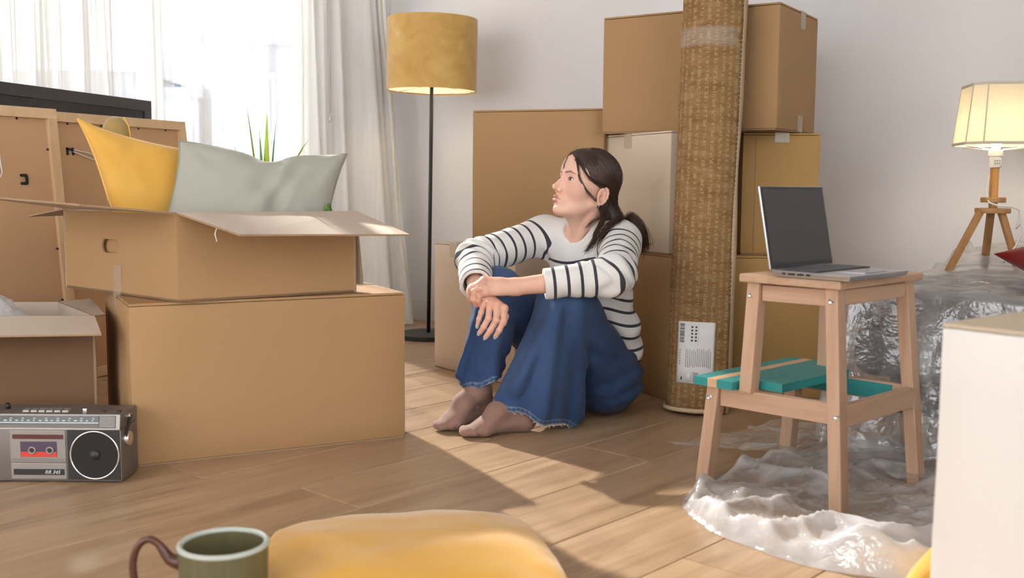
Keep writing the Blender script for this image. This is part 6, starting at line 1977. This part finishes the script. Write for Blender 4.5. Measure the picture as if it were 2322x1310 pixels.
for k in range(2600):     # combed back from the hairline to the tie at the nape
    s = -1 if rs.rand() < .82 else 1
    zz = rs.uniform(.0, .112); yy = np.interp(zz, gz, gy) - rs.uniform(-.002, .05) * (rs.rand() < .6)
    xx = s * rs.uniform(.0, .08)
    if s > 0: yy -= .022 if zz > .05 else .05
    if rs.rand() < .45: yy -= rs.rand() * .09
    if zz < .078 - abs(xx) * .55 and yy > .05: continue
    if s > 0 and zz < .092: continue
    d0 = (np.array((xx, yy, zz)) - cc) / RRd
    if zz < .06: d0[0] = s * math.sqrt(max(.02, 1 - min(.98, d0[1] ** 2 + d0[2] ** 2)))
    d0 /= np.linalg.norm(d0)
    d1 = (np.array((s * .03 - .03, -.10, -.045)) - cc) / RRd; d1 /= np.linalg.norm(d1)
    om = math.acos(np.clip(d0 @ d1, -1, 1)); tt = np.linspace(0, 1, 13)[:, None]
    D_ = (np.sin((1 - tt) * om) * d0 + np.sin(tt * om) * d1) / max(1e-4, math.sin(om))
    D_[:, 0] *= 1 + .10 * np.sin(tt[:, 0] * PI)
    P = lift(cc + D_ * RRd, rs.uniform(-.0005, .0022)) + .0005 * np.sin(tt * 9 + rs.rand() * 6)
    P[-1] = tie + rs.normal(size=3) * .008; P[-2] = P[-2] * .6 + P[-1] * .4
    P = h2w(P); strand(P, .0008, .0007, np.clip(rs.normal(.42, .22), 0, 1))
def lock(C, n, spread0, spread1, r=.0007, m=18, wob=.0015, shade=.45):
    for k in range(n):
        o0 = rs.normal(size=3) * spread0; o1 = rs.normal(size=3) * spread1
        P = spline(C, m); t = np.linspace(0, 1, m)[:, None]
        P = P + o0 * (1 - t) + o1 * t + wob * np.sin(t * (5 + 4 * rs.rand()) + rs.rand(1, 3) * 6.28) * np.minimum(1, t * 4)
        strand(P[:int(m * rs.uniform(.82, 1)) + 1], r, r * .4, np.clip(rs.normal(shade, .2), 0, 1))
tw_ = h2w(tie)
# ponytail over the back of the left shoulder
lock([tw_, tw_ + np.array((.022, -.005, -.008)), np.array((.358, 3.105, .598)), np.array((.385, 3.10, .565)), np.array((.396, 3.115, .520)), np.array((.392, 3.13, .495))], 330, .007, .010)
lock([tw_, tw_ + np.array((.004, -.015, -.010)), np.array((.318, 3.075, .592)), np.array((.290, 3.055, .578)), np.array((.262, 3.04, .548)), np.array((.240, 3.032, .520))], 130, .007, .009)
# loose lock from behind the ear to the collar
lock([h2w((-.066, -.035, -.035)), h2w((-.070, -.038, -.070)), np.array((.268, 3.058, .592)), np.array((.246, 3.045, .555)), np.array((.236, 3.035, .525)), np.array((.214, 3.028, .497))], 110, .006, .0045)
lock([h2w((-.062, -.020, -.055)), np.array((.262, 3.06, .602)), np.array((.236, 3.07, .585)), np.array((.212, 3.08, .560))], 22, .003, .004)
# face-framing lock over the temple
lock([h2w((-.040, .0755, .058)), h2w((-.0490, .0720, .042)), h2w((-.0545, .0590, .006)), h2w((-.0650, .0330, -.024)), h2w((-.0745, .006, -.043)), h2w((-.078, -.014, -.050))], 26, .0016, .0022, .0006)
lock([h2w((-.040, .074, .062)), h2w((-.0560, .062, .045)), h2w((-.0655, .042, .020)), h2w((-.074, .010, .008)), h2w((-.079, -.03, .006))], 60, .004, .004, .0007)
# flyaways around the crown
for k in range(70):
    zz = rs.uniform(.07, .118); xx = rs.uniform(-.05, .03); yy = np.interp(zz, gz, gy) - rs.rand() * .06
    b_ = np.array((xx, yy, zz)); n_ = (b_ - cc) / RRd ** 2; n_ /= np.linalg.norm(n_); b_ = cc + (b_ - cc) / np.linalg.norm((b_ - cc) / RRd)
    e_ = n_ * rs.uniform(.004, .014) + np.array((rs.normal() * .004, rs.uniform(-.02, .012), 0))
    strand(h2w(spline([b_ - n_ * .002, b_ + e_ * .5 + n_ * .003, b_ + e_]
                      , 7)), .0004, .0002, .6)
lock([np.array((.392, 3.13, .522)), np.array((.41, 3.12, .515)), np.array((.43, 3.115, .528))], 6, .002, .003, .0004)
o = npmesh('hair_strands', np.concatenate(SVv) - BASE, np.concatenate(SFf), MAT['hair'], hair)
vattr(o, 'hs', np.concatenate(SHs)); tag(o, kind='stuff')
MB().lathe([(.016 + .005 * math.cos(a), .005 * math.sin(a)) for a in [k * PI / 4 for k in range(8)]], 24, (0, 0, 0), True).build('hair_tie', MAT['lamp_black'], hair, True, Matrix.Translation(Vector(tw_ - BASE)) @ Vector((.8, -.3, -.5)).to_track_quat('Z', 'Y').to_matrix().to_4x4())
